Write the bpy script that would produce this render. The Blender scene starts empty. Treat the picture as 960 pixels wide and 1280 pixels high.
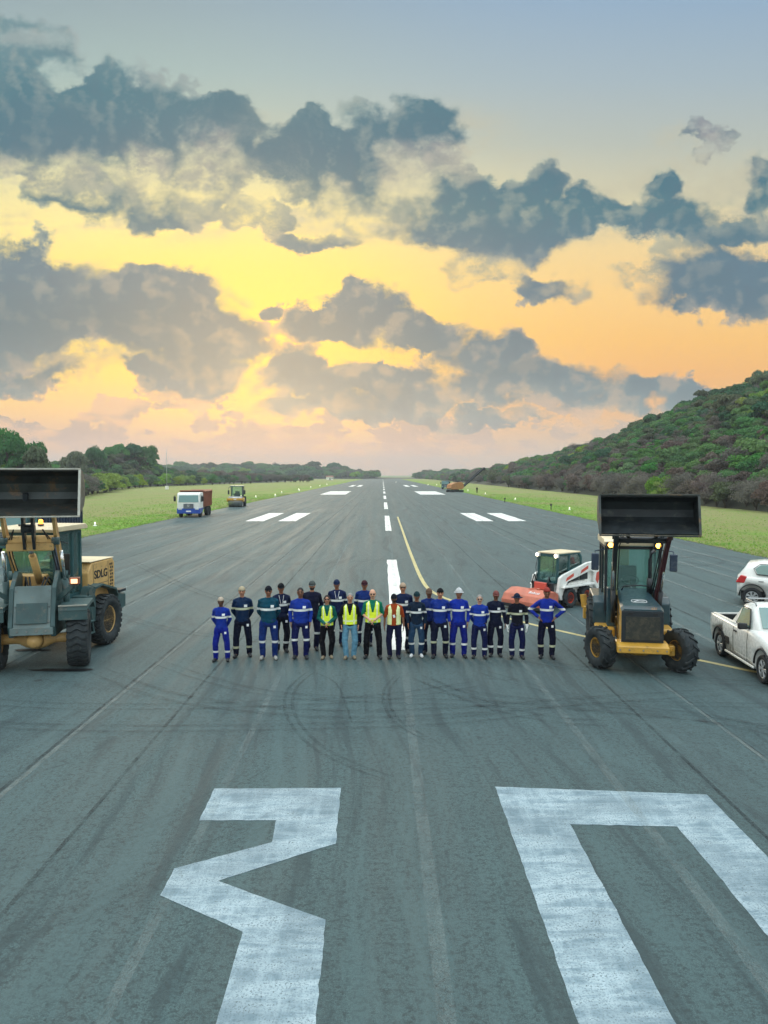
import bpy, bmesh, math, random
import numpy as np
from mathutils import Vector, Matrix, noise as mnoise
from mathutils.bvhtree import BVHTree
R = math.radians
PI = math.pi
scene = bpy.context.scene
COL = scene.collection
random.seed(7)

# ---------------------------------------------------------------- camera
CAM_H, FPX, PITCH, YAW = 4.5, 960.0, R(2.75), R(-0.12)
cd = bpy.data.cameras.new('camera')
cam = bpy.data.objects.new('camera', cd)
COL.objects.link(cam)
cam.location = (0, 0, CAM_H)
cam.rotation_euler = (R(90) - PITCH, 0, YAW)
cd.sensor_fit = 'VERTICAL'; cd.sensor_height = 36; cd.sensor_width = 27; cd.lens = 27
cd.clip_start = 0.1; cd.clip_end = 20000
scene.camera = cam

def pdir(px, py):
    """world direction seen at a point of the photograph (surveying helper)"""
    v = Vector((px - 480.0, FPX, 640.0 - py))
    v = Matrix.Rotation(-PITCH, 3, 'X') @ v
    return Matrix.Rotation(YAW, 3, 'Z') @ v
def gp(px, py, z=0.0):
    d = pdir(px, py)
    t = (z - CAM_H) / d.z
    return Vector((d.x * t, d.y * t, z))
def atY(px, py, Y):
    d = pdir(px, py)
    t = Y / d.y
    return Vector((d.x * t, Y, CAM_H + d.z * t))

# ---------------------------------------------------------------- exposure
vs = scene.view_settings
vs.view_transform = 'Standard'; vs.look = 'None'; vs.gamma = 1.0; vs.use_curve_mapping = False
vs.exposure = 0.0
scene.cycles.use_denoising = True
scene.cycles.use_adaptive_sampling = True; scene.cycles.adaptive_threshold = .02; scene.cycles.adaptive_min_samples = 16
scene.cycles.max_bounces = 6
scene.cycles.diffuse_bounces = 3
scene.cycles.volume_bounces = 0
scene.cycles.transparent_max_bounces = 12

def lin(c, g=None, b=None):
    if g is not None: c = (c, g, b)
    o = []
    for v in c:
        v /= 255.0
        o.append(v / 12.92 if v <= .04045 else ((v + .055) / 1.055) ** 2.4)
    return tuple(o)

# ---------------------------------------------------------------- node helper
class NT:
    def __init__(s, tree):
        s.t = tree; tree.nodes.clear()
    def n(s, typ, **kw):
        nd = s.t.nodes.new(typ)
        for k, v in kw.items(): setattr(nd, k, v)
        return nd
    def set(s, sock, v):
        if v is None: return
        if hasattr(v, 'is_output') or isinstance(v, bpy.types.NodeSocket): s.t.links.new(v, sock)
        else:
            if isinstance(v, (tuple, list)) and sock.type == 'RGBA' and len(v) == 3: v = (*v, 1)
            sock.default_value = v
    def m(s, op, a, b=None, c=None, clamp=False):
        nd = s.n('ShaderNodeMath', operation=op, use_clamp=clamp)
        for i, v in enumerate((a, b, c)): s.set(nd.inputs[i], v)
        return nd.outputs[0]
    def v(s, op, a, b=None, c=None, out=0):
        nd = s.n('ShaderNodeVectorMath', operation=op)
        for i, x in enumerate((a, b, c)):
            if x is not None: s.set(nd.inputs[i], x)
        return nd.outputs[out]
    def comb(s, x, y, z=0.0):
        nd = s.n('ShaderNodeCombineXYZ')
        for i, v in enumerate((x, y, z)): s.set(nd.inputs[i], v)
        return nd.outputs[0]
    def sep(s, v):
        nd = s.n('ShaderNodeSeparateXYZ'); s.set(nd.inputs[0], v)
        return nd.outputs
    def mapr(s, v, a, b, c=0.0, d=1.0, smooth=False):
        nd = s.n('ShaderNodeMapRange', interpolation_type='SMOOTHSTEP' if smooth else 'LINEAR')
        for i, x in enumerate((v, a, b, c, d)): s.set(nd.inputs[i], x)
        return nd.outputs[0]
    def mix(s, f, a, b, blend='MIX'):
        nd = s.n('ShaderNodeMix', data_type='RGBA', blend_type=blend)
        s.set(nd.inputs[0], f); s.set(nd.inputs[6], a); s.set(nd.inputs[7], b)
        return nd.outputs[2]
    def noise(s, vec, scale, detail=4, rough=.55, dist=0.0, lac=2.0, out=0, dim='3D', w=None):
        nd = s.n('ShaderNodeTexNoise', noise_dimensions=dim)
        if vec is not None: s.set(nd.inputs['Vector'], vec)
        nd.inputs['Scale'].default_value = scale; nd.inputs['Detail'].default_value = detail
        nd.inputs['Roughness'].default_value = rough; nd.inputs['Distortion'].default_value = dist
        nd.inputs['Lacunarity'].default_value = lac
        return nd.outputs[out]
    def voro(s, vec, scale, feature='F1', rand=1.0, smooth=None, out='Distance'):
        nd = s.n('ShaderNodeTexVoronoi', feature=feature)
        if vec is not None: s.set(nd.inputs['Vector'], vec)
        nd.inputs['Scale'].default_value = scale; nd.inputs['Randomness'].default_value = rand
        if smooth is not None: nd.inputs['Smoothness'].default_value = smooth
        return nd.outputs[out]
    def ramp(s, f, stops, interp='LINEAR'):
        nd = s.n('ShaderNodeValToRGB'); cr = nd.color_ramp; cr.interpolation = interp
        cr.elements[0].position = stops[0][0]; cr.elements[0].color = (*stops[0][1], 1)
        cr.elements[1].position = stops[-1][0]; cr.elements[1].color = (*stops[-1][1], 1)
        for p, c in stops[1:-1]:
            e = cr.elements.new(p); e.color = (*c, 1)
        s.set(nd.inputs[0], f)
        return nd.outputs[0]

# ---------------------------------------------------------------- sky (world)
SUN_PX = (330, 405)
sd = pdir(*SUN_PX).normalized()
SUN_EL = math.asin(sd.z); SUN_AZ = math.atan2(sd.x, sd.y)      # azimuth clockwise from +Y
world = bpy.data.worlds.new('World'); scene.world = world; world.use_nodes = True
def build_sky():
    k = NT(world.node_tree)
    tc = k.n('ShaderNodeTexCoord').outputs['Generated']
    x, y, z = k.sep(tc)
    yy = k.m('MAXIMUM', y, 0.12)
    u = k.m('DIVIDE', x, yy); v = k.m('DIVIDE', z, yy)
    P = k.comb(u, v)
    # vertical position in thousandths of the focal length, as a 0..1 ramp coordinate
    def tv(py): return (pdir(480, py).z / pdir(480, py).y)
    V0, V1 = tv(600), tv(0)
    def fr(py): return min(1, max(0, (tv(py) - V0) / (V1 - V0)))
    fv = k.mapr(v, V0, V1)
    warp1 = k.noise(P, 3.0, 4, .5, out=1)
    left = k.ramp(fv, [(fr(p), lin(c)) for p, c in ((592, (205,178,166)), (555, (214,178,162)), (515, (244,196,136)), (470, (255,212,112)), (405, (255,216,96)), (340, (255,224,118)), (285, (254,230,146)), (225, (228,218,164)), (160, (176,190,176)), (90, (158,180,178)), (0, (144,164,172)))])
    right = k.ramp(fv, [(fr(p), lin(c)) for p, c in ((592, (208,190,175)), (555, (216,186,160)), (515, (230,178,128)), (470, (240,176,102)), (425, (246,188,104)), (370, (246,200,126)), (310, (238,206,146)), (250, (206,198,166)), (180, (178,184,176)), (100, (160,177,188)), (0, (142,168,194)))])
    fu = k.mapr(k.m('ADD', u, k.m('MULTIPLY', v, .25)), -.28, .42, smooth=True)
    bg = k.mix(fu, left, right)
    su, sv = sd.x / sd.y, sd.z / sd.y
    dv = k.v('SUBTRACT', P, (su, sv, 0))
    dist = k.v('LENGTH', k.v('MULTIPLY', dv, (1, 1.35, 1)), out=1)
    glow = k.mapr(dist, 0.30, 0.0, smooth=True)
    bg = k.mix(k.m('MULTIPLY', glow, .55), bg, lin(255, 224, 66))
    # ---- shapes of the cloud field
    blobs = [(20,75,62,52),(20,150,110,62),(112,165,110,70),(180,195,70,62),(95,238,70,34),(190,255,60,22),(215,175,35,45),(118,110,42,26),
        (272,142,42,30),(292,175,45,40),(255,215,60,50),(345,182,60,36),(372,160,44,22),(430,208,95,48),(535,152,52,38),(505,185,60,44),(470,245,75,42),(400,292,50,16),(330,262,40,18),
        (570,262,70,44),(630,285,78,45),(660,250,42,30),(692,222,24,26),(695,350,42,22),(725,262,40,30),(600,330,50,22),(768,262,24,20),
        (845,262,66,36),(900,285,70,22),(815,225,30,24),(890,352,84,44),(945,375,55,34),(955,240,24,30),(882,160,38,12),(910,168,22,10),(800,345,40,14),
        (50,348,60,34),(-20,390,110,66),(60,400,120,60),(130,392,140,58),(200,398,90,58),(258,430,60,50),(250,470,44,28),(165,350,36,30),(238,368,34,26),(25,464,66,22),(205,470,50,18),(280,400,20,12),(0,350,60,40),
        (340,386,14,10),(402,408,44,20),(455,398,60,30),(440,375,24,12),(535,415,50,20),(600,445,62,30),(365,468,44,32),(420,480,90,30),(520,490,50,34),(610,482,60,32),(700,482,90,30),(780,492,60,20),(455,512,120,14),(865,503,44,16),(805,487,30,12),(480,462,20,10),
        (620,522,60,10),(960,345,30,20)]
    n1 = k.noise(k.v('MULTIPLY', P, (1, 1.35, 1)), 7.0, 9, .60, out=1)
    n1b = k.v('SUBTRACT', n1, (.5, .5, .5))
    n2 = k.noise(P, 26.0, 5, .6, out=1)
    n2b = k.v('SUBTRACT', n2, (.5, .5, .5))
    Pw = k.v('ADD', P, k.v('ADD', k.v('SCALE', n1b, None), (0, 0, 0)))
    # scale inputs
    def scaled(vec, s):
        nd = k.n('ShaderNodeVectorMath', operation='SCALE'); k.set(nd.inputs[0], vec); nd.inputs['Scale'].default_value = s
        return nd.outputs[0]
    Pw = k.v('ADD', P, k.v('ADD', scaled(n1b, .13), scaled(n2b, .03)))
    cur = None
    for (cx, cy, rx, ry) in blobs:
        d = pdir(cx, cy); cu, cv = d.x / d.y, d.z / d.y
        ix, iy = FPX / (rx * 1.33), FPX / (ry * 1.30)
        q = k.v('MULTIPLY_ADD', Pw, (ix, iy, 0), (-cu * ix, -cv * iy, 0))
        L = k.v('LENGTH', q, out=1)
        cur = L if cur is None else k.m('SMOOTH_MIN', cur, L, .18)
    field = k.m('SUBTRACT', 1.0, cur)
    # billows
    def tex(vec):
        a = k.noise(k.v('MULTIPLY', vec, (1, 1.3, 1)), 11.0, 8, .58)
        b = k.voro(k.v('ADD', vec, scaled(n1b, .06)), 24.0, 'SMOOTH_F1', 1.0, .5)
        b2 = k.voro(k.v('ADD', vec, scaled(n1b, .05)), 55.0, 'SMOOTH_F1', 1.0, .4)
        t = k.m('MULTIPLY_ADD', k.m('SUBTRACT', a, .5), 1.5, k.m('MULTIPLY', k.m('SUBTRACT', .45, b), .45))
        return k.m('MULTIPLY_ADD', k.m('SUBTRACT', .45, b2), .22, t)
    t0 = tex(P)
    toS = k.v('NORMALIZE', k.v('SUBTRACT', (su, sv, 0), P))
    Ps = k.v('ADD', P, scaled(k.v('ADD', toS, (0, .9, 0)), .011))
    t1 = tex(Ps)
    dens = k.m('ADD', field, k.m('MULTIPLY', t0, k.mapr(v, tv(330), tv(300), .72, 1.0)))
    soft = k.noise(k.v('ADD', P, (7.3, 2.1, 0)), 8.0, 3, .5)
    alpha = k.mapr(dens, .0, k.mapr(soft, .36, .60, .12, .46), smooth=True)
    thick = k.mapr(k.m('MULTIPLY_ADD', dens, .55, k.m('MULTIPLY', field, .55)), .02, .34, smooth=True)
    lit = k.mapr(k.m('SUBTRACT', t0, t1), .0, .20, 0, 1)
    core = k.ramp(fv, [(fr(p), lin(c)) for p, c in ((580, (160,152,158)), (520, (116,142,154)), (470, (74,114,136)), (400, (54,100,126)), (330, (62,106,132)), (260, (42,104,124)), (190, (26,96,122)), (110, (40,106,126)), (40, (100,136,146)))])
    rim = k.ramp(fv, [(fr(p), lin(c)) for p, c in ((580, (222,190,170)), (500, (224,178,140)), (420, (166,150,142)), (330, (146,154,152)), (260, (172,180,158)), (150, (138,162,162)), (40, (142,152,160)))])
    near = k.mapr(dist, .30, .05, smooth=True)
    rim = k.mix(k.m('MULTIPLY', near, .40), rim, lin(250, 190, 96))
    cl = k.mix(thick, rim, core)
    big = k.noise(k.v('ADD', P, (3.1, 1.7, 0)), 7.0, 6, .58)
    cl = k.mix(k.m('MULTIPLY', k.mapr(big, .48, .68, 0, .55, smooth=True), k.mapr(field, .75, .2)), cl, k.mix(.42, core, lin(206, 194, 170)))
    cl = k.mix(k.m('MULTIPLY', lit, .36), cl, k.mix(.35, rim, lin(226, 206, 178)))
    cl = k.mix(k.mapr(k.m('SUBTRACT', t0, t1), .0, -.2, 0, .22), cl, lin(62, 90, 116))
    def zones(lst, w):
        c2 = None
        for (cx, cy, rx, ry) in lst:
            d = pdir(cx, cy); cu, cv = d.x / d.y, d.z / d.y
            q = k.v('MULTIPLY_ADD', Pw, (FPX / rx, FPX / ry, 0), (-cu * FPX / rx, -cv * FPX / ry, 0))
            L = k.v('LENGTH', q, out=1)
            c2 = L if c2 is None else k.m('MINIMUM', c2, L)
        return k.mapr(k.m('MULTIPLY_ADD', t0, -.9, c2), 1.15, .25, 0, w, smooth=True)
    thin = zones([(60,222,110,34),(185,215,60,40),(262,215,60,60),(505,238,44,50),(560,205,50,30),(430,265,90,36),(600,335,90,30),(760,345,90,40),(830,320,60,20),(900,225,60,24),(110,450,90,14),(40,60,60,22),(330,250,60,40),(440,440,60,16),(560,470,24,30),(700,515,90,16),(890,160,60,30)], .72)
    thinc = k.ramp(fv, [(fr(p), lin(c)) for p, c in ((520, (206,176,156)), (440, (196,176,146)), (330, (202,190,152)), (250, (192,188,162)), (160, (178,160,162)), (60, (160,168,168)))])
    cl = k.mix(k.m('MULTIPLY', thin, .75), cl, thinc)
    gap = k.noise(k.v('MULTIPLY', k.v('ADD', P, (1.3, 5.1, 0)), (1, 1.4, 1)), 19.0, 7, .62)
    alpha = k.m('MULTIPLY', alpha, k.m('SUBTRACT', 1.0, k.m('MULTIPLY', thin, k.mapr(gap, .40, .60, .15, 1.25, smooth=True))), clamp=True)
    dark = zones([(20,380,90,40),(140,390,80,36),(60,200,60,40),(50,150,90,40),(150,185,60,36),(275,132,36,26),(375,168,40,24),(545,160,52,36),(630,285,60,34),(850,262,60,26),(910,290,60,20),(880,360,70,30),(40,395,130,44),(190,400,60,36),(230,445,50,30),(530,425,50,20),(400,408,30,16),(60,465,50,16),(470,500,80,18),(640,470,60,18)], .55)
    cl = k.mix(dark, cl, k.mix(.55, core, lin(44, 96, 120)))
    # thin veils between the clouds
    veil = k.noise(k.v('MULTIPLY', P, (1, 1.9, 1)), 6.5, 9, .64)
    hi = k.m('MULTIPLY', k.mapr(v, tv(320), tv(270), smooth=True), k.mapr(v, tv(110), tv(180), smooth=True))
    nearf = k.mapr(field, -.8, .1)
    va = k.m('MULTIPLY', k.m('MULTIPLY', k.mapr(veil, .46, .62, smooth=True), hi), k.m('MULTIPLY', nearf, .75))
    base = k.mix(va, bg, lin(188, 182, 160))
    # low bank near the horizon
    lown = k.noise(k.v('MULTIPLY', k.v('ADD', P, scaled(n1b, .03)), (1, 1.8, 1)), 9.0, 9, .62)
    lowm = k.mapr(k.m('SUBTRACT', k.m('MULTIPLY', k.m('SUBTRACT', lown, .5), .60), k.m('SUBTRACT', v, tv(520))), .0, .016, smooth=True)
    lowc = k.ramp(fv, [(fr(592), lin(206,182,170)), (fr(565), lin(204,174,164)), (fr(540), lin(172,156,158)), (fr(505), lin(158,148,152))])
    lown2 = k.noise(k.v('MULTIPLY', k.v('ADD', P, (4.4, 1.2, 0)), (1, 2.2, 1)), 11.0, 7, .6)
    lowc = k.mix(k.mapr(lown2, .47, .60, 0, .75, smooth=True), lowc, lin(236, 188, 152))
    lowc = k.mix(k.mapr(u, .0, .35, 0, .45), lowc, lin(216, 192, 166))
    base = k.mix(k.m('MULTIPLY', lowm, .85), base, lowc)
    front = k.mix(k.m('MULTIPLY', alpha, .97), base, cl)
    # ---- the rest of the vault: broken grey-blue cloud, lighter towards the zenith
    en = k.noise(k.v('MULTIPLY', tc, (1, 1, 2.2)), 2.4, 6, .6)
    gen = k.mix(k.mapr(en, .42, .6, smooth=True), lin(168, 190, 206), lin(226, 226, 222))
    gen = k.mix(k.mapr(z, .0, .25), lin(200, 180, 168), gen)
    wf = k.m('MULTIPLY', k.mapr(y, .18, .42, smooth=True), k.mapr(v, .85, .66, smooth=True))
    col = k.mix(wf, gen, front)
    # unseen vault brightened above and behind: added fill for ground and figures
    bz = k.mapr(z, .56, .85, 0, ZEN, smooth=True)
    bb = k.m('MULTIPLY', k.mapr(y, .15, -.5, 0, BACK, smooth=True), k.mapr(z, .0, .3))
    st = k.m('ADD', 1.0, k.m('MAXIMUM', bz, bb))
    gnd = k.mapr(z, -.02, -.12)
    col = k.mix(gnd, col, lin(90, 100, 100))
    b1 = k.n('ShaderNodeBackground'); k.set(b1.inputs[0], k.mix(1.0, col, (1.20, 1.21, 1.18), 'MULTIPLY')); k.set(b1.inputs[1], st)
    nish = k.n('ShaderNodeTexSky', sky_type='NISHITA')
    nish.sun_disc = False; nish.sun_elevation = SUN_EL; nish.sun_rotation = SUN_AZ
    nish.air_density = 1.5; nish.dust_density = 2.0
    b2 = k.n('ShaderNodeBackground'); k.set(b2.inputs[0], nish.outputs[0]); b2.inputs[1].default_value = .05
    mx = k.n('ShaderNodeMixShader'); mx.inputs[0].default_value = .15
    k.t.links.new(b1.outputs[0], mx.inputs[1]); k.t.links.new(b2.outputs[0], mx.inputs[2])
    out = k.n('ShaderNodeOutputWorld'); k.t.links.new(mx.outputs[0], out.inputs[0])
ZEN, BACK = 2.9, .95
HAZE = 0.00034
build_sky()
world.cycles.sampling_method = 'MANUAL'; world.cycles.sample_map_resolution = 512

# ---------------------------------------------------------------- sun, low behind the clouds
sl = bpy.data.lights.new('sun', 'SUN'); sl.energy = 0.8; sl.angle = R(14); sl.color = (1.0, .82, .58)
sun = bpy.data.objects.new('sun', sl); COL.objects.link(sun)
sun.rotation_euler = (-sd).to_track_quat('-Z', 'Y').to_euler()

# ---------------------------------------------------------------- materials
MATS = {}
def mat(name, col, rough=.6, metal=0.0, var=.12, vscale=3.0, dirt=0.0, dirtcol=(.12,.10,.07), spec=.5, bump=0.0, bscale=40, coat=0.0, emit=None, estr=0.0):
    """plain paint / rubber / cloth with uneven tone, a little dirt and fine bump"""
    if name in MATS: return MATS[name]
    m = bpy.data.materials.new(name); m.use_nodes = True; k = NT(m.node_tree)
    b = k.n('ShaderNodeBsdfPrincipled'); out = k.n('ShaderNodeOutputMaterial'); k.t.links.new(b.outputs[0], out.inputs[0])
    P = k.n('ShaderNodeTexCoord').outputs['Object']
    c = (*col, 1)
    if var > 0:
        n = k.noise(P, vscale, 6, .62)
        c = k.mix(k.mapr(n, .3, .7), tuple(max(0, v * (1 - var)) for v in col), tuple(min(1, v * (1 + var)) for v in col))
    if dirt > 0:
        n2 = k.noise(P, vscale * 1.7, 8, .7, .4)
        n3 = k.noise(P, vscale * 9, 4, .6)
        f = k.mapr(k.m('MULTIPLY_ADD', n3, .25, n2), .66, .80, 0, dirt, smooth=True)
        c = k.mix(f, c, dirtcol)
    k.set(b.inputs['Base Color'], c)
    nr = k.noise(P, vscale * 4, 4, .6)
    k.set(b.inputs['Roughness'], k.mapr(nr, .3, .7, max(.02, rough - .1), min(1, rough + .1)))
    b.inputs['Metallic'].default_value = metal
    b.inputs['Specular IOR Level'].default_value = spec
    b.inputs['Coat Weight'].default_value = coat
    if bump > 0:
        bp = k.n('ShaderNodeBump'); bp.inputs['Strength'].default_value = bump; bp.inputs['Distance'].default_value = .01
        k.set(bp.inputs['Height'], k.noise(P, bscale, 5, .6)); k.t.links.new(bp.outputs[0], b.inputs['Normal'])
    if emit:
        k.set(b.inputs['Emission Color'], emit); b.inputs['Emission Strength'].default_value = estr
    MATS[name] = m
    return m
def glass(name='window_glass', tint=(.55, .85, .80), a=.45):
    if name in MATS: return MATS[name]
    m = bpy.data.materials.new(name); m.use_nodes = True; k = NT(m.node_tree)
    tr = k.n('ShaderNodeBsdfTransparent'); k.set(tr.inputs[0], tint)
    gl = k.n('ShaderNodeBsdfGlossy'); k.set(gl.inputs[0], (.9, .95, .95)); gl.inputs['Roughness'].default_value = .04
    df = k.n('ShaderNodeBsdfDiffuse'); k.set(df.inputs[0], (.10, .22, .22))
    fr = k.n('ShaderNodeFresnel'); fr.inputs[0].default_value = 1.5
    m0 = k.n('ShaderNodeMixShader'); m0.inputs[0].default_value = a * .5
    k.set(df.inputs[0], (.22, .46, .43))
    k.t.links.new(tr.outputs[0], m0.inputs[1]); k.t.links.new(df.outputs[0], m0.inputs[2])
    m1 = k.n('ShaderNodeMixShader'); k.set(m1.inputs[0], k.m('ADD', fr.outputs[0], .06))
    k.t.links.new(m0.outputs[0], m1.inputs[1]); k.t.links.new(gl.outputs[0], m1.inputs[2])
    out = k.n('ShaderNodeOutputMaterial'); k.t.links.new(m1.outputs[0], out.inputs[0])
    MATS[name] = m
    return m

# ---------------------------------------------------------------- objects
def tag(o, label=None, cat=None, group=None, kind=None):
    if label: o['label'] = label
    if cat: o['category'] = cat
    if group: o['group'] = group
    if kind: o['kind'] = kind
    return o
def root(name, loc, rz=0, label=None, cat=None, group=None):
    o = bpy.data.objects.new(name, None); COL.objects.link(o); o.empty_display_size = .2
    o.location = loc; o.rotation_euler = (0, 0, rz)
    return tag(o, label, cat, group)
def link(name, me, parent=None):
    o = bpy.data.objects.new(name, me); COL.objects.link(o)
    if parent: o.parent = parent
    return o
def copy_tree(o, parent=None):
    c = o.copy(); COL.objects.link(c)
    if parent: c.parent = parent
    for ch in list(o.children): copy_tree(ch, c)
    return c
def mesh_np(name, verts, faces, mats=None, smooth=False):
    me = bpy.data.meshes.new(name)
    verts = np.asarray(verts, np.float32); faces = np.asarray(faces, np.int32)
    n = faces.shape[1]
    me.vertices.add(len(verts)); me.vertices.foreach_set('co', verts.ravel())
    me.loops.add(faces.size); me.loops.foreach_set('vertex_index', faces.ravel())
    me.polygons.add(len(faces)); me.polygons.foreach_set('loop_start', np.arange(0, faces.size, n, dtype=np.int32))
    me.polygons.foreach_set('loop_total', np.full(len(faces), n, np.int32))
    if smooth: me.polygons.foreach_set('use_smooth', np.ones(len(faces), bool))
    for m in (mats or []): me.materials.append(m)
    me.update(calc_edges=True)
    return me
class MB:
    """collects shapes; build() links them as one mesh object. Each shape may take its own material slot."""
    def __init__(s, xf=None):
        s.v, s.f, s.mi, s.sm = [], [], [], []; s.cur = 0; s.xf = xf
    def add(s, bm, xf=None, smooth=False):
        if xf is not None: bm.transform(xf)
        if s.xf is not None: bm.transform(s.xf)
        o = len(s.v); bm.verts.index_update()
        s.v += [v.co.copy() for v in bm.verts]
        for f in bm.faces:
            s.f.append([o + v.index for v in f.verts]); s.mi.append(s.cur); s.sm.append(smooth or f.smooth)
        bm.free(); return s
    def slot(s, i): s.cur = i; return s
    def box(s, x0, x1, y0, y1, z0, z1, bev=0.0, xf=None, seg=1):
        bm = bmesh.new(); bmesh.ops.create_cube(bm, size=1)
        for v in bm.verts:
            v.co = Vector(((x0 + x1) / 2 + v.co.x * (x1 - x0), (y0 + y1) / 2 + v.co.y * (y1 - y0), (z0 + z1) / 2 + v.co.z * (z1 - z0)))
        if bev > 0: bmesh.ops.bevel(bm, geom=bm.edges[:], offset=bev, segments=seg, affect='EDGES', profile=.5)
        return s.add(bm, xf)
    def prism(s, pts, a0, a1, axis='x', bev=0.0, xf=None, taper=None, seg=1):
        """polygon pts in the plane across `axis` (x: (y,z), y: (x,z), z: (x,y)) extruded from a0 to a1"""
        bm = bmesh.new()
        def P(p, a):
            return {'x': (a, p[0], p[1]), 'y': (p[0], a, p[1]), 'z': (p[0], p[1], a)}[axis]
        A = [bm.verts.new(P(p, a0)) for p in pts]; B = [bm.verts.new(P(p, a1)) for p in (taper or pts)]
        n = len(pts)
        bm.faces.new(A); bm.faces.new(B[::-1])
        for i in range(n): bm.faces.new((A[i], B[i], B[(i + 1) % n], A[(i + 1) % n]))
        bmesh.ops.recalc_face_normals(bm, faces=bm.faces[:])
        if bev > 0: bmesh.ops.bevel(bm, geom=bm.edges[:], offset=bev, segments=seg, affect='EDGES', profile=.5)
        return s.add(bm, xf)
    def cyl(s, p0, p1, r, r1=None, n=16, caps=True, bev=0.0):
        p0, p1 = Vector(p0), Vector(p1); d = p1 - p0; r1 = r if r1 is None else r1
        q = d.to_track_quat('Z', 'Y').to_matrix()
        bm = bmesh.new()
        A, B = [], []
        for i in range(n):
            a = 2 * PI * i / n; c = Vector((math.cos(a), math.sin(a), 0))
            A.append(bm.verts.new(p0 + q @ (c * r))); B.append(bm.verts.new(p1 + q @ (c * r1)))
        for i in range(n):
            f = bm.faces.new((A[i], A[(i + 1) % n], B[(i + 1) % n], B[i])); f.smooth = True
        if caps: bm.faces.new(A[::-1]); bm.faces.new(B)
        return s.add(bm)
    def tube(s, pts, r, n=8):
        pts = [Vector(p) for p in pts]; bm = bmesh.new(); rings = []
        up = Vector((0, 0, 1))
        for i, p in enumerate(pts):
            d = (pts[min(i + 1, len(pts) - 1)] - pts[max(i - 1, 0)]).normalized()
            a = d.cross(up if abs(d.z) < .95 else Vector((1, 0, 0))).normalized(); b = d.cross(a).normalized()
            rr = r[i] if isinstance(r, (list, tuple)) else r
            rings.append([bm.verts.new(p + (a * math.cos(2 * PI * j / n) + b * math.sin(2 * PI * j / n)) * rr) for j in range(n)])
        for A, B in zip(rings, rings[1:]):
            for j in range(n):
                f = bm.faces.new((A[j], A[(j + 1) % n], B[(j + 1) % n], B[j])); f.smooth = True
        bm.faces.new(rings[0][::-1]); bm.faces.new(rings[-1])
        bmesh.ops.recalc_face_normals(bm, faces=bm.faces[:])
        return s.add(bm)
    def bar(s, p0, p1, w, h, bev=0.0):
        """rectangular bar from p0 to p1, w across (horizontal), h deep"""
        p0, p1 = Vector(p0), Vector(p1); d = p1 - p0; L = d.length; d.normalize()
        sx = d.cross(Vector((0, 0, 1)));  sx = Vector((1, 0, 0)) if sx.length < 1e-4 else sx.normalized()
        up = sx.cross(d).normalized()
        M = Matrix((sx, d, up)).transposed().to_4x4(); M.translation = (p0 + p1) / 2
        bm = bmesh.new(); bmesh.ops.create_cube(bm, size=1)
        for v in bm.verts: v.co = Vector((v.co.x * w, v.co.y * L, v.co.z * h))
        if bev > 0: bmesh.ops.bevel(bm, geom=bm.edges[:], offset=bev, segments=1, affect='EDGES')
        return s.add(bm, M)
    def lathe(s, prof, c, axis='x', n=32, closed=False):
        """prof: (along axis, radius)"""
        bm = bmesh.new(); rings = []
        for a, r in prof:
            ring = []
            for i in range(n):
                t = 2 * PI * i / n; p, q = r * math.cos(t), r * math.sin(t)
                ring.append(bm.verts.new({'x': (a, p, q), 'y': (p, a, q), 'z': (p, q, a)}[axis]))
            rings.append(ring)
        rr = rings + ([rings[0]] if closed else [])
        for A, B in zip(rr, rr[1:]):
            for i in range(n):
                f = bm.faces.new((A[i], A[(i + 1) % n], B[(i + 1) % n], B[i])); f.smooth = True
        if not closed:
            if prof[0][1] > 1e-4: bm.faces.new(rings[0][::-1])
            if prof[-1][1] > 1e-4: bm.faces.new(rings[-1])
        bmesh.ops.recalc_face_normals(bm, faces=bm.faces[:])
        return s.add(bm, Matrix.Translation(c))
    def quad(s, *p):
        bm = bmesh.new(); bm.faces.new([bm.verts.new(q) for q in p]); return s.add(bm)
    def build(s, name, mats, parent=None, loc=None):
        me = bpy.data.meshes.new(name); me.from_pydata([tuple(v) for v in s.v], [], s.f)
        for m in (mats if isinstance(mats, (list, tuple)) else [mats]): me.materials.append(m)
        me.polygons.foreach_set('material_index', s.mi); me.polygons.foreach_set('use_smooth', s.sm); me.update()
        return link(name, me, parent)

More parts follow.
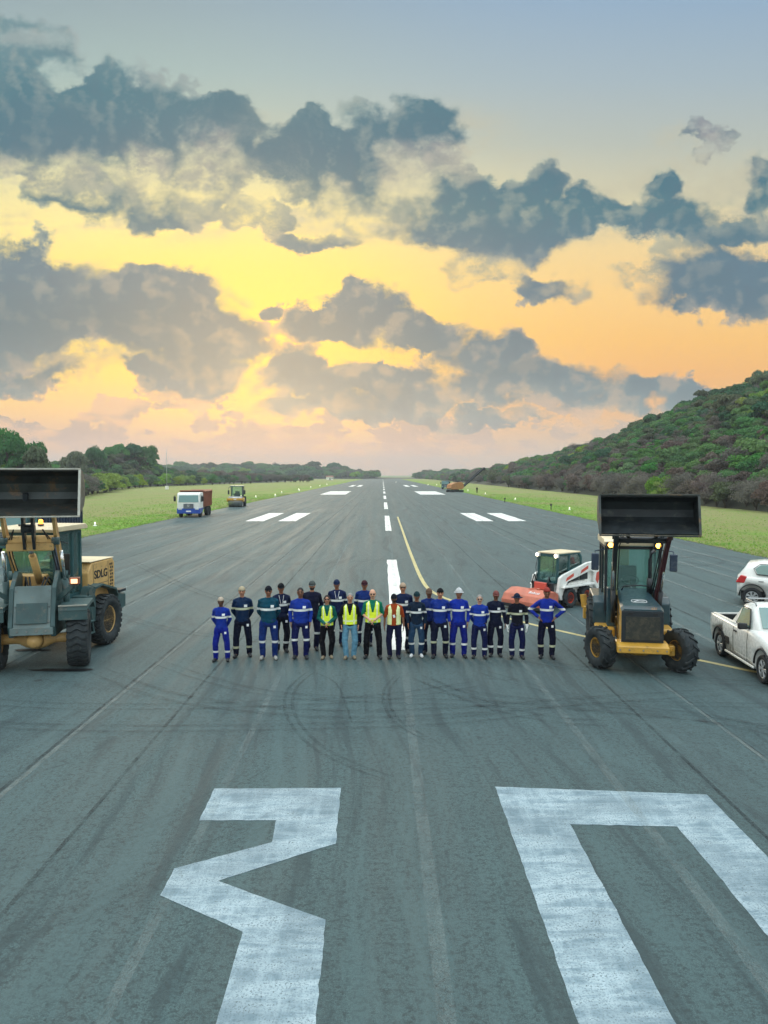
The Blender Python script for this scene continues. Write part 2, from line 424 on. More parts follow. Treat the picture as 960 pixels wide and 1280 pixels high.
# ---------------------------------------------------------------- asphalt and grass
XL, XR, YN, YF = -21.6, 20.9, -80.0, 1350.0
def scaled_(k, vec, s):
    nd = k.n('ShaderNodeVectorMath', operation='SCALE'); k.set(nd.inputs[0], vec); nd.inputs['Scale'].default_value = s
    return nd.outputs[0]
def asphalt_mat():
    m = bpy.data.materials.new('worn_asphalt'); m.use_nodes = True; k = NT(m.node_tree)
    b = k.n('ShaderNodeBsdfPrincipled'); out = k.n('ShaderNodeOutputMaterial'); k.t.links.new(b.outputs[0], out.inputs[0])
    P = k.n('ShaderNodeTexCoord').outputs['Object']
    x, y, z = k.sep(P)
    big = k.noise(k.v('MULTIPLY', P, (1, .35, 1)), .16, 6, .6)
    streak = k.noise(k.v('MULTIPLY', P, (1, .02, 1)), 1.3, 6, .65)
    streak2 = k.noise(k.v('MULTIPLY', P, (1, .012, 1)), 5.0, 4, .6)
    cross = k.noise(k.v('MULTIPLY', P, (.03, .6, 1)), .8, 5, .65)
    med = k.noise(P, 1.9, 6, .62)
    grain = k.noise(P, 38, 3, .7)
    fine = k.noise(P, 130, 2, .8)
    pits = k.mapr(k.voro(P, 26), .0, .22, 1, 0)
    base = k.mix(k.mapr(big, .32, .68), (.060, .086, .090), (.120, .150, .152))
    base = k.mix(k.mapr(streak, .42, .62, 0, .80), base, (.175, .196, .190))
    base = k.mix(k.mapr(streak2, .5, .62, 0, .50), base, (.062, .086, .092))
    base = k.mix(k.mapr(cross, .50, .62, 0, .50), base, (.058, .078, .084))
    base = k.mix(k.mapr(med, .42, .66, 0, .35), base, (.080, .100, .100))
    base = k.mix(k.mapr(grain, .46, .56, 0, .8), base, (.036, .046, .048))
    base = k.mix(k.mapr(fine, .52, .60, 0, .8), base, (.25, .275, .275))
    base = k.mix(k.m('MULTIPLY', pits, k.mapr(med, .45, .6, 0, .8)), base, (.025, .032, .035))
    # paver lanes: each laying pass its own tone, pale dusty outer lanes
    lane = k.n('ShaderNodeTexWhiteNoise', noise_dimensions='1D')
    k.set(lane.inputs['W'], k.m('FLOOR', k.m('DIVIDE', k.m('ADD', x, 22.3), 3.43)))
    base = k.mix(k.mapr(lane.outputs[0], 0, 1, 0, .22), base, (.135, .148, .142))
    outer = k.mapr(k.m('ABSOLUTE', x), 8.3, 9.2, 0, .30)
    dusty = k.noise(k.v('MULTIPLY', P, (1, .03, 1)), .9, 6, .7)
    base = k.mix(k.m('MULTIPLY', outer, k.mapr(dusty, .35, .62)), base, (.185, .180, .158))
    edge = k.m('MULTIPLY', k.mapr(k.m('ABSOLUTE', k.m('ADD', x, .35)), 19.2, 20.9), k.mapr(dusty, .40, .58))
    base = k.mix(k.m('MULTIPLY', edge, .55), base, (.20, .195, .165))
    sp = k.noise(P, 15, 4, .75); sp2 = k.noise(P, 7.0, 3, .7)
    base = k.mix(k.mapr(sp, .50, .58, 0, .62), base, (.030, .038, .040))
    base = k.mix(k.mapr(sp2, .52, .60, 0, .35), base, (.150, .175, .175))
    trk = k.noise(k.v('MULTIPLY', k.v('ADD', P, scaled_(k, k.noise(P, .05, 2, .5, out=1), 6.0)), (1, .03, 1)), 2.2, 5, .7)
    base = k.mix(k.mapr(trk, .53, .62, 0, .65), base, (.045, .060, .065))
    base = k.mix(k.mapr(trk, .46, .38, 0, .4), base, (.160, .182, .180))
    # thin cracks
    wv = k.v('ADD', P, k.noise(P, 1.2, 4, .6, out=1))
    cr = k.voro(k.v('MULTIPLY', wv, (1, .6, 1)), .17, 'DISTANCE_TO_EDGE')
    base = k.mix(k.m('MULTIPLY', k.mapr(cr, .0, .004, 1, 0), k.mapr(big, .45, .6, 0, .6)), base, (.03, .036, .04))
    # oil drips
    oil = k.voro(P, .45); spot = k.m('ADD', oil, k.m('MULTIPLY', k.noise(P, 5, 3), .12))
    base = k.mix(k.mapr(spot, .085, .11, .75, 0), base, (.022, .027, .03))
    base = k.mix(1.0, base, (.38, .61, .645), 'MULTIPLY')
    k.set(b.inputs['Base Color'], base)
    k.set(b.inputs['Roughness'], k.mapr(streak, .3, .7, .66, .86))
    b.inputs['Specular IOR Level'].default_value = .6
    bp = k.n('ShaderNodeBump'); bp.inputs['Strength'].default_value = .55; bp.inputs['Distance'].default_value = .012
    k.set(bp.inputs['Height'], k.m('ADD', k.noise(P, 75, 4, .75), k.m('MULTIPLY', grain, .6))); k.t.links.new(bp.outputs[0], b.inputs['Normal'])
    return m
def grass_mat():
    m = bpy.data.materials.new('airfield_grass'); m.use_nodes = True; k = NT(m.node_tree)
    b = k.n('ShaderNodeBsdfPrincipled'); out = k.n('ShaderNodeOutputMaterial'); k.t.links.new(b.outputs[0], out.inputs[0])
    P = k.n('ShaderNodeTexCoord').outputs['Object']; x, y, z = k.sep(P)
    a = k.noise(P, .07, 7, .65); f = k.noise(P, .9, 8, .72); st = k.noise(k.v('MULTIPLY', P, (1, .05, 1)), .35, 6, .65)
    g = k.noise(P, 9, 6, .75)
    c = k.mix(k.mapr(f, .35, .65), (.115, .27, .030), (.19, .35, .045))
    c = k.mix(k.mapr(st, .42, .62, 0, .7), c, (.27, .36, .090))
    c = k.mix(k.mapr(a, .43, .58, 0, .8), c, (.30, .27, .12))
    away = k.mapr(k.m('ABSOLUTE', x), 25, 38, 0, .80)
    c = k.mix(k.m('MULTIPLY', away, k.mapr(st, .3, .6, .4, 1)), c, (.29, .28, .12))
    c = k.mix(k.mapr(g, .42, .7, 0, .45), c, (.085, .13, .028))
    k.set(b.inputs['Base Color'], c); b.inputs['Roughness'].default_value = .95; b.inputs['Specular IOR Level'].default_value = .15
    bp = k.n('ShaderNodeBump'); bp.inputs['Strength'].default_value = 1; bp.inputs['Distance'].default_value = .12
    k.set(bp.inputs['Height'], k.m('ADD', f, g)); k.t.links.new(bp.outputs[0], b.inputs['Normal'])
    return m
M_ASPH, M_GRASS = asphalt_mat(), grass_mat()
g = MB(); L = 9000
g.quad((-L, -L, -.05), (L, -L, -.05), (L, L, -.05), (-L, L, -.05))
tag(g.build('ground', M_GRASS), kind='structure')
def edge_x(side, y):
    n = mnoise.noise(Vector((side * 7.3, y * .35, 0))) * .16 + mnoise.noise(Vector((side * 3.1, y * 1.7, 0))) * .07
    return (XR if side > 0 else XL) + n
ys = [YN + i * .8 for i in range(int(330 / .8))]; ys += [ys[-1] + 6 * i for i in range(1, 182)]
vv, ff = [], []
for y in ys: vv += [(edge_x(-1, y), y, 0), (edge_x(1, y), y, 0)]
for i in range(len(ys) - 1): ff.append((2 * i, 2 * i + 1, 2 * i + 3, 2 * i + 2))
tag(link('runway', mesh_np('runway', vv, ff, [M_ASPH])), kind='structure')

# dark soil lip and pale gravel verge beside the asphalt
def strip_from(pts, w, z):
    vv, ff = [], []
    for i, p in enumerate(pts):
        a, c = Vector(pts[max(i - 1, 0)]), Vector(pts[min(i + 1, len(pts) - 1)])
        d = (c - a).normalized(); n = Vector((-d.y, d.x)); ww = w[i] if isinstance(w, (list, tuple)) else w
        for s in (-.5, .5):
            q = Vector(p) + n * ww * s; vv.append((q.x, q.y, z))
    for i in range(len(pts) - 1): ff.append((2 * i, 2 * i + 1, 2 * i + 3, 2 * i + 2))
    return vv, ff
M_SOIL = mat('edge_soil', (.055, .050, .035), .95, var=.5, vscale=2)
for s in (-1, 1):
    pts = [(edge_x(s, y) + s * .12, y) for y in ys[:520]]
    w = [.45 + .5 * abs(mnoise.noise(Vector((s, y * .22, 5)))) for y in ys[:520]]
    vv, ff = strip_from(pts, w, -.03)
    tag(link('verge', mesh_np('verge', vv, ff, [M_SOIL])), kind='structure')

# ---------------------------------------------------------------- painted markings
def paint_mat(name, col, worn, cover=.9, scale=1.0):
    m = bpy.data.materials.new(name); m.use_nodes = True; k = NT(m.node_tree)
    b = k.n('ShaderNodeBsdfPrincipled'); P = k.n('ShaderNodeTexCoord').outputs['Object']
    brush = k.noise(k.v('MULTIPLY', P, (.55, 2.6, 1)), 2.2 * scale, 8, .68, .5)
    brush2 = k.noise(k.v('MULTIPLY', P, (3.0, .5, 1)), 2.0 * scale, 7, .7)
    g = k.noise(P, 46, 4, .75); g2 = k.noise(P, 110, 2, .8); patch = k.noise(P, .9 * scale, 5, .6)
    c = k.mix(k.mapr(brush, .42, .58), worn, col)
    c = k.mix(k.mapr(brush2, .45, .66, 0, .7), c, tuple(min(1, v * 1.12) for v in col))
    c = k.mix(k.mapr(patch, .44, .58, 0, .45), c, tuple(v * .72 for v in worn))
    c = k.mix(k.mapr(g, .50, .62, 0, .55), c, tuple(v * .55 for v in worn))
    k.set(b.inputs['Base Color'], c); b.inputs['Roughness'].default_value = .7
    bp = k.n('ShaderNodeBump'); bp.inputs['Strength'].default_value = .5; bp.inputs['Distance'].default_value = .01
    k.set(bp.inputs['Height'], k.m('ADD', g, g2)); k.t.links.new(bp.outputs[0], b.inputs['Normal'])
    hole = k.m('ADD', k.m('MULTIPLY', g, .5), k.m('ADD', k.m('MULTIPLY', g2, .35), k.m('MULTIPLY', brush, .35)))
    al = k.mapr(hole, cover * .62 + .02, cover * .62 + .12, 1, .12)
    tr = k.n('ShaderNodeBsdfTransparent'); mx = k.n('ShaderNodeMixShader'); k.set(mx.inputs[0], al)
    k.t.links.new(tr.outputs[0], mx.inputs[1]); k.t.links.new(b.outputs[0], mx.inputs[2])
    out = k.n('ShaderNodeOutputMaterial'); k.t.links.new(mx.outputs[0], out.inputs[0])
    return m
M_NUM = paint_mat('worn_white_numeral_paint', (.36, .455, .50), (.16, .24, .285), 1.03)
M_WHITE = paint_mat('white_runway_paint', (.82, .82, .78), (.70, .70, .66), 1.2)
M_YEL = paint_mat('yellow_taxi_paint', (.62, .52, .22), (.48, .42, .22), 1.0, 2)
def sheet(name, polys, m, z=.004):
    """flat polygons lying on the runway"""
    mb = MB()
    for poly in polys:
        bm = bmesh.new(); bm.faces.new([bm.verts.new((p[0], p[1], z)) for p in poly])
        bmesh.ops.recalc_face_normals(bm, faces=bm.faces[:])
        for f in bm.faces:
            if f.normal.z < 0: f.normal_flip()
        mb.add(bm)
    o = mb.build(name, m); return tag(o, kind='structure')
def rough(poly, step=.12, amp=.009):
    out = []
    for i in range(len(poly)):
        a, b = Vector(poly[i][:2]), Vector(poly[(i + 1) % len(poly)][:2]); n = max(1, int((b - a).length / step))
        for j in range(n):
            p = a.lerp(b, j / n)
            if j: p += Vector((mnoise.noise(Vector((p.x * 6, p.y * 6, 1))), mnoise.noise(Vector((p.x * 6, p.y * 6, 9))))) * amp * 2
            out.append((p.x, p.y))
    return out
num3 = [(268,986),(426,985),(419.5,1055),(402,1060),(272.5,1101.5),(407,1150),(395,1280),(392,1330),(262,1330),(270,1280),(303.5,1165),(200,1119.5),(217.5,1086),(340,1053),(345,1025.5),(249,1026)]
w3 = [gp(*p) for p in num3]
num0 = [(619,983.5),(883.5,993.5),(960,1071.5),(960,1170),(846.5,1033.5),(712.5,1030.5),(845,1280),(723.5,1280)]
w0 = [gp(*p) for p in num0]
# the numerals run on under the camera: nine metres tall
o3 = w3[:7] + [Vector((-.62, 5.4, 0)), Vector((-.75, 4.3, 0)), Vector((-2.5, 4.3, 0)), Vector((-2.5, 5.2, 0)), Vector((-1.62, 5.2, 0))] + w3[9:]
sheet('runway_numeral_three', [rough(o3)], M_NUM)
dR = (w0[2] - w0[1]).normalized(); dRi = (w0[3] - w0[4]).normalized(); dLo = (w0[7] - w0[0]).normalized(); dLi = (w0[6] - w0[5]).normalized()
def ext(p, d, y): return p + d * ((y - p.y) / d.y)
A, B = ext(w0[1], dR, 4.4), ext(w0[4], dRi, 5.3); C_, D_ = ext(w0[5], dLi, 5.3), ext(w0[0], dLo, 4.4)
sheet('runway_numeral_zero', [rough([w0[0], w0[1], w0[4], w0[5]]), rough([w0[1], A, B, w0[4]]), rough([w0[0], w0[5], C_, D_]), rough([D_, C_, B, A])], M_NUM)
CX = .5
dashes = [(19.6, 40.7), (62, 85), (102, 127), (145, 168), (188, 211), (231, 254), (274, 297), (317, 340), (360, 385), (410, 435), (460, 485), (520, 550), (590, 620), (670, 700), (760, 790), (850, 880)]
for a, b in dashes:
    sheet('centreline_dash', [rough([(CX - .25, a), (CX + .25, a), (CX + .25, b), (CX - .25, b)], 1.2, .02)], M_WHITE)
for s in (-1, 1):
    for xx in ((8.85, 10.55), (12.0, 13.75)):
        sheet('touchdown_zone_bar', [rough([(s * xx[0] + .35, 75), (s * xx[1] + .35, 75), (s * xx[1] + .35, 91), (s * xx[0] + .35, 91)], 1.5, .03)], M_WHITE)
    for xx in ((8.85, 10.55), (12.0, 13.75)):
        sheet('touchdown_zone_bar', [[(s * xx[0] + .35, 300), (s * xx[1] + .35, 300), (s * xx[1] + .35, 345), (s * xx[0] + .35, 345)]], M_WHITE)
    sheet('aiming_point_bar', [rough([(s * 8.7 + .1, 178), (s * 14.6 + .1, 178), (s * 14.6 + .1, 214), (s * 8.7 + .1, 214)], 3, .05)], M_WHITE)
def smooth_line(pts, n=8):
    out = []
    for i in range(len(pts) - 1):
        p0, p1, p2, p3 = pts[max(i - 1, 0)], pts[i], pts[i + 1], pts[min(i + 2, len(pts) - 1)]
        for j in range(n):
            t = j / n
            out.append(tuple(.5 * ((2 * p1[a]) + (-p0[a] + p2[a]) * t + (2 * p0[a] - 5 * p1[a] + 4 * p2[a] - p3[a]) * t * t + (-p0[a] + 3 * p1[a] - 3 * p2[a] + p3[a]) * t ** 3) for a in (0, 1)))
    out.append(tuple(pts[-1])); return out
def line(name, px, w, m, z=.004):
    pts = smooth_line([tuple(gp(*p))[:2] for p in px]); vv, ff = strip_from(pts, w, z)
    return tag(link(name, mesh_np(name, vv, ff, [m])), kind='structure')
line('taxi_line', [(497,646),(503,663),(510,683),(518.5,705),(526,722),(535,735.5),(549,744.5),(567,751.5),(602,763.5),(661,779.5),(735,796.5),(800,811),(875,825.5),(930,837),(1010,853)], .16, M_YEL)
# ---- construction joints
def wear_mat(name, col, a0, scale=3.0, thr=.5):
    m = bpy.data.materials.new(name); m.use_nodes = True; k = NT(m.node_tree)
    b = k.n('ShaderNodeBsdfPrincipled'); k.set(b.inputs['Base Color'], col); b.inputs['Roughness'].default_value = .85
    P = k.n('ShaderNodeTexCoord').outputs['Object']
    n = k.noise(k.v('MULTIPLY', P, (1, .6, 1)), scale, 7, .7); n2 = k.noise(P, 60, 3, .7)
    al = k.m('MULTIPLY', k.mapr(n, thr - .12, thr + .12, .15, 1), k.mapr(n2, .4, .6, .3, 1))
    tr = k.n('ShaderNodeBsdfTransparent'); mx = k.n('ShaderNodeMixShader'); k.set(mx.inputs[0], k.m('MULTIPLY', al, a0))
    k.t.links.new(tr.outputs[0], mx.inputs[1]); k.t.links.new(b.outputs[0], mx.inputs[2])
    out = k.n('ShaderNodeOutputMaterial'); k.t.links.new(mx.outputs[0], out.inputs[0])
    return m
M_DARKJ = wear_mat('dark_joint', (.02, .026, .03), .75); M_LIGHTJ = wear_mat('joint_dust', (.30, .33, .31), .50); M_TYRE = wear_mat('tyre_rubber', (.014, .020, .024), .32, 2.0, .47)  # dark and pale seam lines of the pavement itself, plus tyre rubber
M_FAINT = wear_mat('faded_paint_dust', (.30, .35, .34), .28, 2.0)
def lane(x, w, m, y0=-20, y1=420, z=.008, wob=.03):
    pts = [(x + wob * mnoise.noise(Vector((x * 3, y * .12, 2))), y) for y in [y0 + i * 1.5 for i in range(int((y1 - y0) / 1.5))]]
    vv, ff = strip_from(pts, w, z); return tag(link('pavement_joint', mesh_np('pavement_joint', vv, ff, [m])), kind='structure')
lane(-5.45, .07, M_DARKJ); lane(-5.36, .09, M_LIGHTJ, z=.012)
lane(-8.75, .14, M_LIGHTJ); lane(-8.9, .06, M_DARKJ, z=.012)
lane(.52, .16, M_FAINT); lane(-2.3, .12, M_FAINT); lane(3.4, .14, M_FAINT); lane(6.05, .07, M_LIGHTJ); lane(6.1, .03, M_DARKJ, z=.012)
for x, w in ((-12.2, .20), (-15.6, .30), (-18.6, .4), (8.9, .16), (12.2, .15), (15.4, .25), (18.2, .35), (9.9, .1), (-13.9, .1), (-10.3, .12), (13.6, .1), (-17.1, .16), (16.7, .16), (-3.9, .06), (4.8, .06)):
    lane(x, w, M_LIGHTJ if w > .11 else M_DARKJ, wob=.06)
# ---- skid marks
def skid(px, w=.12, gap=.0, m=None):
    pts = smooth_line([tuple(gp(*p))[:2] for p in px], 10)
    offs = (-gap / 2, gap / 2) if gap else (0,)
    global SKZ
    for o in offs:
        q = []
        for i, p in enumerate(pts):
            a, c = Vector(pts[max(i - 1, 0)]), Vector(pts[min(i + 1, len(pts) - 1)]); d = (c - a).normalized()
            q.append((p[0] - d.y * o, p[1] + d.x * o))
        n = len(q); ws = [w * min(1, .25 + 6 * min(i, n - 1 - i) / n) for i in range(n)]
        vv, ff = strip_from(q, ws, SKZ); SKZ += .0009
        tag(link('tyre_mark', mesh_np('tyre_mark', vv, ff, [m or M_TYRE])), kind='structure')
SKZ = .014
M_TYRE2 = wear_mat('faint_tyre_rubber', (.02, .028, .03), .16, 2.0, .47)
skid([(388,841),(366,860),(361,885),(374,912),(402,938),(440,957),(490,975)], .07, .16)
skid([(396,842),(420,855),(432,880),(440,905)], .05)
skid([(497,846),(484,862),(484,882),(500,905),(548,932)], .06, .12)
skid([(520,846),(560,862),(620,885),(690,900),(760,905)], .10, .3)
skid([(-60,874),(60,883),(200,884),(340,880),(480,872),(600,855)], .10, .35)
skid([(-40,905),(100,911),(260,911),(420,908),(560,902),(700,888)], .10, .3)
skid([(120,838),(200,868),(300,885),(420,893),(560,890),(720,878),(900,866)], .14, .4)
skid([(200,830),(260,850),(340,868),(460,876),(600,880),(780,890),(1000,915)], .10, .3)
skid([(540,862),(640,876),(760,886),(880,898),(1000,925)], .12, .4)
skid([(600,840),(700,868),(800,880),(1000,884)], .08, .25)
skid([(-80,1095),(60,1075),(180,1040),(260,1000),(330,960)], .05, .2, M_TYRE2)
skid([(-60,1180),(80,1150),(200,1095),(290,1050),(390,1000)], .06, .22, M_TYRE2)
skid([(560,800),(640,822),(720,836),(860,850),(1000,860)], .10, .35)
skid([(160,700),(260,745),(400,770),(560,770),(700,765)], .12, .35)
skid([(120,760),(220,790),(340,800),(480,800)], .10, .3)
skid([(840,700),(880,695),(905,703),(870,708),(835,704)], .22)
skid([(250,690),(340,705),(430,703),(520,700),(640,715)], .15, .5)
# puddle of leaked oil beside the loader wheel
def blob_poly(cx, cy, rx, ry, seed, n=40):
    out = []
    for i in range(n):
        a = 2 * PI * i / n; r = 1 + .55 * mnoise.noise(Vector((math.cos(a) * 1.6, math.sin(a) * 1.6, seed)))
        out.append((cx + rx * r * math.cos(a), cy + ry * r * math.sin(a)))
    return out
M_OIL = mat('oil_stain', (.006, .008, .010), .7, var=.3, spec=.2)
c1, c2 = gp(80, 838), gp(37, 813)
sheet('oil_stain', [blob_poly(c1.x, c1.y, .75, .13, 1)], M_OIL, .013); sheet('oil_stain', [blob_poly(c2.x, c2.y, .42, .16, 4)], M_OIL, .013)

# ---------------------------------------------------------------- hills
def interp(x, tab):
    if x <= tab[0][0]: return tab[0][1]
    for (a, p), (b, q) in zip(tab, tab[1:]):
        if x <= b: return p + (q - p) * (x - a) / (b - a)
    return tab[-1][1]
HR = [(40, 20), (90, 27), (150, 33), (234, 30), (266, 26), (302, 20.5), (349, 19), (413, 16.5), (506, 12.5), (616, 6.6), (740, 4.4), (900, 3), (1000, 0)]
def h_east(x, y):
    s = (x - 47) / 72.0
    if s <= 0: return -.6
    s2 = min(s, 1.0); prof = 1 - (1 - s2) ** 1.5
    n = mnoise.noise(Vector((x * .02, y * .02, 3))) * 2.2 + mnoise.noise(Vector((x * .06, y * .05, 8))) * 1.1
    return max(-.6, interp(y, HR) * prof * (1 + .10 * max(0, s - 1)) + n * min(1, s * 1.6) - .6 * (1 - s2))
def h_west(x, y):
    bx = interp(y, [(60, -62), (154, -62), (240, -84), (300, -92), (380, -80), (470, -62), (560, -60)])
    s = (bx - x) / 30.0
    if s <= 0: return -.6
    s = min(1, s); b = 3.2 * interp(y, [(40, 1), (300, 1), (400, .6), (600, .3)])
    b += 11 * math.exp(-((x + 104) / 15) ** 2 - ((y - 168) / 30) ** 2)
    b += 12.5 * math.exp(-((x + 112) / 20) ** 2 - ((y - 335) / 34) ** 2)
    return b * s + mnoise.noise(Vector((x * .05, y * .05, 1))) * .8 * s - .4 * (1 - s)
def h_far(x, y):
    t = x / 900.0
    H = interp(t, [(-.6, 10), (-.27, 9.5), (-.19, 11.5), (-.10, 8.5), (-.03, 3.8), (0, 1.2), (.045, .6), (.1, 3), (.2, 5), (.5, 9)])
    s = min(1, max(0, (y - 880) / 90.0)); return H * s * s * (3 - 2 * s) - .4
M_UNDER = mat('scrub_soil', (.040, .045, .026), .95, var=.4, vscale=.2)
def terrain(name, f, x0, x1, y0, y1, st):
    nx, ny = int((x1 - x0) / st) + 1, int((y1 - y0) / st) + 1
    vv = [(x0 + i * st, y0 + j * st, f(x0 + i * st, y0 + j * st)) for j in range(ny) for i in range(nx)]
    ff = [(j * nx + i, j * nx + i + 1, (j + 1) * nx + i + 1, (j + 1) * nx + i) for j in range(ny - 1) for i in range(nx - 1)]
    return tag(link(name, mesh_np(name, vv, ff, [M_UNDER], True)), kind='structure')
terrain('hill', h_east, 44, 260, 20, 1000, 4)
terrain('hill', h_west, -260, -58, 40, 620, 4)
terrain('hill', h_far, -900, 900, 870, 1300, 10)

# ---------------------------------------------------------------- foliage
def leaf_mat(name, a, b, c, warm=0.0):
    m = bpy.data.materials.new(name); m.use_nodes = True; k = NT(m.node_tree)
    oi = k.n('ShaderNodeObjectInfo'); P = k.n('ShaderNodeTexCoord').outputs['Object']
    n = k.noise(P, .9, 4, .6); nf = k.noise(P, 6, 2, .6)
    col = k.mix(k.mapr(n, .38, .62), a, b)
    col = k.mix(k.mapr(nf, .5, .7, 0, .7), col, c)
    hs = k.n('ShaderNodeHueSaturation'); k.set(hs.inputs['Color'], col)
    r = oi.outputs['Random']
    k.set(hs.inputs['Hue'], k.mapr(r, 0, 1, .475, .53)); k.set(hs.inputs['Value'], k.mapr(k.m('FRACT', k.m('MULTIPLY', r, 7.31)), 0, 1, .80, 1.16)); k.set(hs.inputs['Saturation'], k.mapr(k.m('FRACT', k.m('MULTIPLY', r, 3.7)), 0, 1, .75, 1.1))
    d = k.n('ShaderNodeBsdfDiffuse'); t = k.n('ShaderNodeBsdfTranslucent'); k.t.links.new(hs.outputs[0], d.inputs[0]); k.t.links.new(hs.outputs[0], t.inputs[0])
    mx = k.n('ShaderNodeMixShader'); mx.inputs[0].default_value = .30
    k.t.links.new(d.outputs[0], mx.inputs[1]); k.t.links.new(t.outputs[0], mx.inputs[2])
    out = k.n('ShaderNodeOutputMaterial'); k.t.links.new(mx.outputs[0], out.inputs[0])
    return m
LM = {
 'green': leaf_mat('leaf_green', (0.074, 0.199, 0.062), (0.119, 0.257, 0.069), (0.173, 0.315, 0.090)),
 'dark': leaf_mat('leaf_dark', (0.045, 0.131, 0.062), (0.065, 0.168, 0.073), (0.099, 0.210, 0.090)),
 'lime': leaf_mat('leaf_lime', (0.169, 0.284, 0.033), (0.247, 0.357, 0.045), (0.306, 0.420, 0.068)),
 'dry': leaf_mat('leaf_dry', (0.148, 0.142, 0.124), (0.187, 0.173, 0.152), (0.232, 0.205, 0.175)),
 'rust': leaf_mat('leaf_rust', (0.158, 0.124, 0.107), (0.193, 0.149, 0.126), (0.232, 0.170, 0.137)),
 'olive': leaf_mat('leaf_olive', (0.104, 0.136, 0.073), (0.138, 0.173, 0.085), (0.178, 0.199, 0.113))}
M_BARK = mat('bark', (.085, .070, .055), .9, var=.3, vscale=2)
def crown_mesh(name, m, seed, n_leaf=800, rx=1.0, rz=.75, leaf=.13, lobes=9, sparse=False, trunk=True):
    """crown about 1 unit in radius: leaf faces scattered through a cluster of uneven lobes, with branches inside"""
    rs = np.random.RandomState(seed)
    L = []
    for i in range(lobes):
        a = rs.rand() * 2 * PI; d = (rs.rand() ** .6) * .62 * rx
        L.append((d * math.cos(a), d * math.sin(a), (.35 + rs.rand() * .75) * rz, .26 + rs.rand() * .24))
    L.append((0, 0, .75 * rz, .5 * rx))
    L = np.array(L)
    idx = rs.choice(len(L), n_leaf, p=(L[:, 3] ** 2) / (L[:, 3] ** 2).sum())
    dirn = rs.normal(size=(n_leaf, 3)); dirn /= np.linalg.norm(dirn, axis=1)[:, None]; dirn[:, 2] = np.abs(dirn[:, 2]) * .9 + dirn[:, 2] * .1 - .12
    rad = L[idx, 3] * ((.55 + .5 * rs.rand(n_leaf) ** .5) if not sparse else (.35 + .85 * rs.rand(n_leaf)))
    c = L[idx, :3] + dirn * rad[:, None] * np.array([1, 1, .8])
    c[:, 2] = np.maximum(c[:, 2], .06)
    nrm = dirn + rs.normal(size=(n_leaf, 3)) * .55; nrm /= np.linalg.norm(nrm, axis=1)[:, None]
    t = np.cross(nrm, rs.normal(size=(n_leaf, 3))); t /= np.linalg.norm(t, axis=1)[:, None]
    b = np.cross(nrm, t); s = leaf * (.5 + rs.rand(n_leaf) * .9)[:, None]
    asp = (.55 + rs.rand(n_leaf) * .4)[:, None] if not sparse else .3
    v = np.stack([c - t * s, c + b * s * asp + nrm * s * .2, c + t * s, c - b * s * asp - nrm * s * .15], 1).reshape(-1, 3)
    f = np.arange(n_leaf * 4).reshape(-1, 4)
    mi = np.zeros(n_leaf, np.int32)
    if trunk:
        mb = MB(); mb.tube([(0, 0, -.3), (.02, 0, .2 * rz), (.0, .03, .6 * rz)], [.06, .045, .02], 5)
        for i in range(6):
            q = L[i, :3]; mb.tube([(0, 0, .12 * rz), (q[0] * .5, q[1] * .5, q[2] * .55), tuple(q)], [.035, .02, .008], 4)
        vv = [tuple(p) for p in v] + [tuple(p) for p in mb.v]; ff = [list(map(int, a)) for a in f] + [[len(v) + i for i in a] for a in mb.f]
        me = bpy.data.meshes.new(name); me.from_pydata(vv, [], ff); me.materials.append(m); me.materials.append(M_BARK)
        me.polygons.foreach_set('material_index', [0] * n_leaf + [1] * len(mb.f)); me.update(); return me
    return mesh_np(name, v, f, [m])
KINDS = ['green', 'dark', 'lime', 'dry', 'rust', 'olive']
scat = bpy.data.collections.new('scrub_parts')
for i, kk in enumerate(KINDS):
    for j in range(2):
        o = bpy.data.objects.new('%02d' % (i * 2 + j), crown_mesh('bush_' + kk, LM[kk], i * 10 + j, 2600 if kk not in ('dry',) else 2400, leaf=.072 if kk not in ('dry', 'rust') else .060, sparse=kk in ('dry',), rz=.72 + .16 * j))
        scat.objects.link(o)
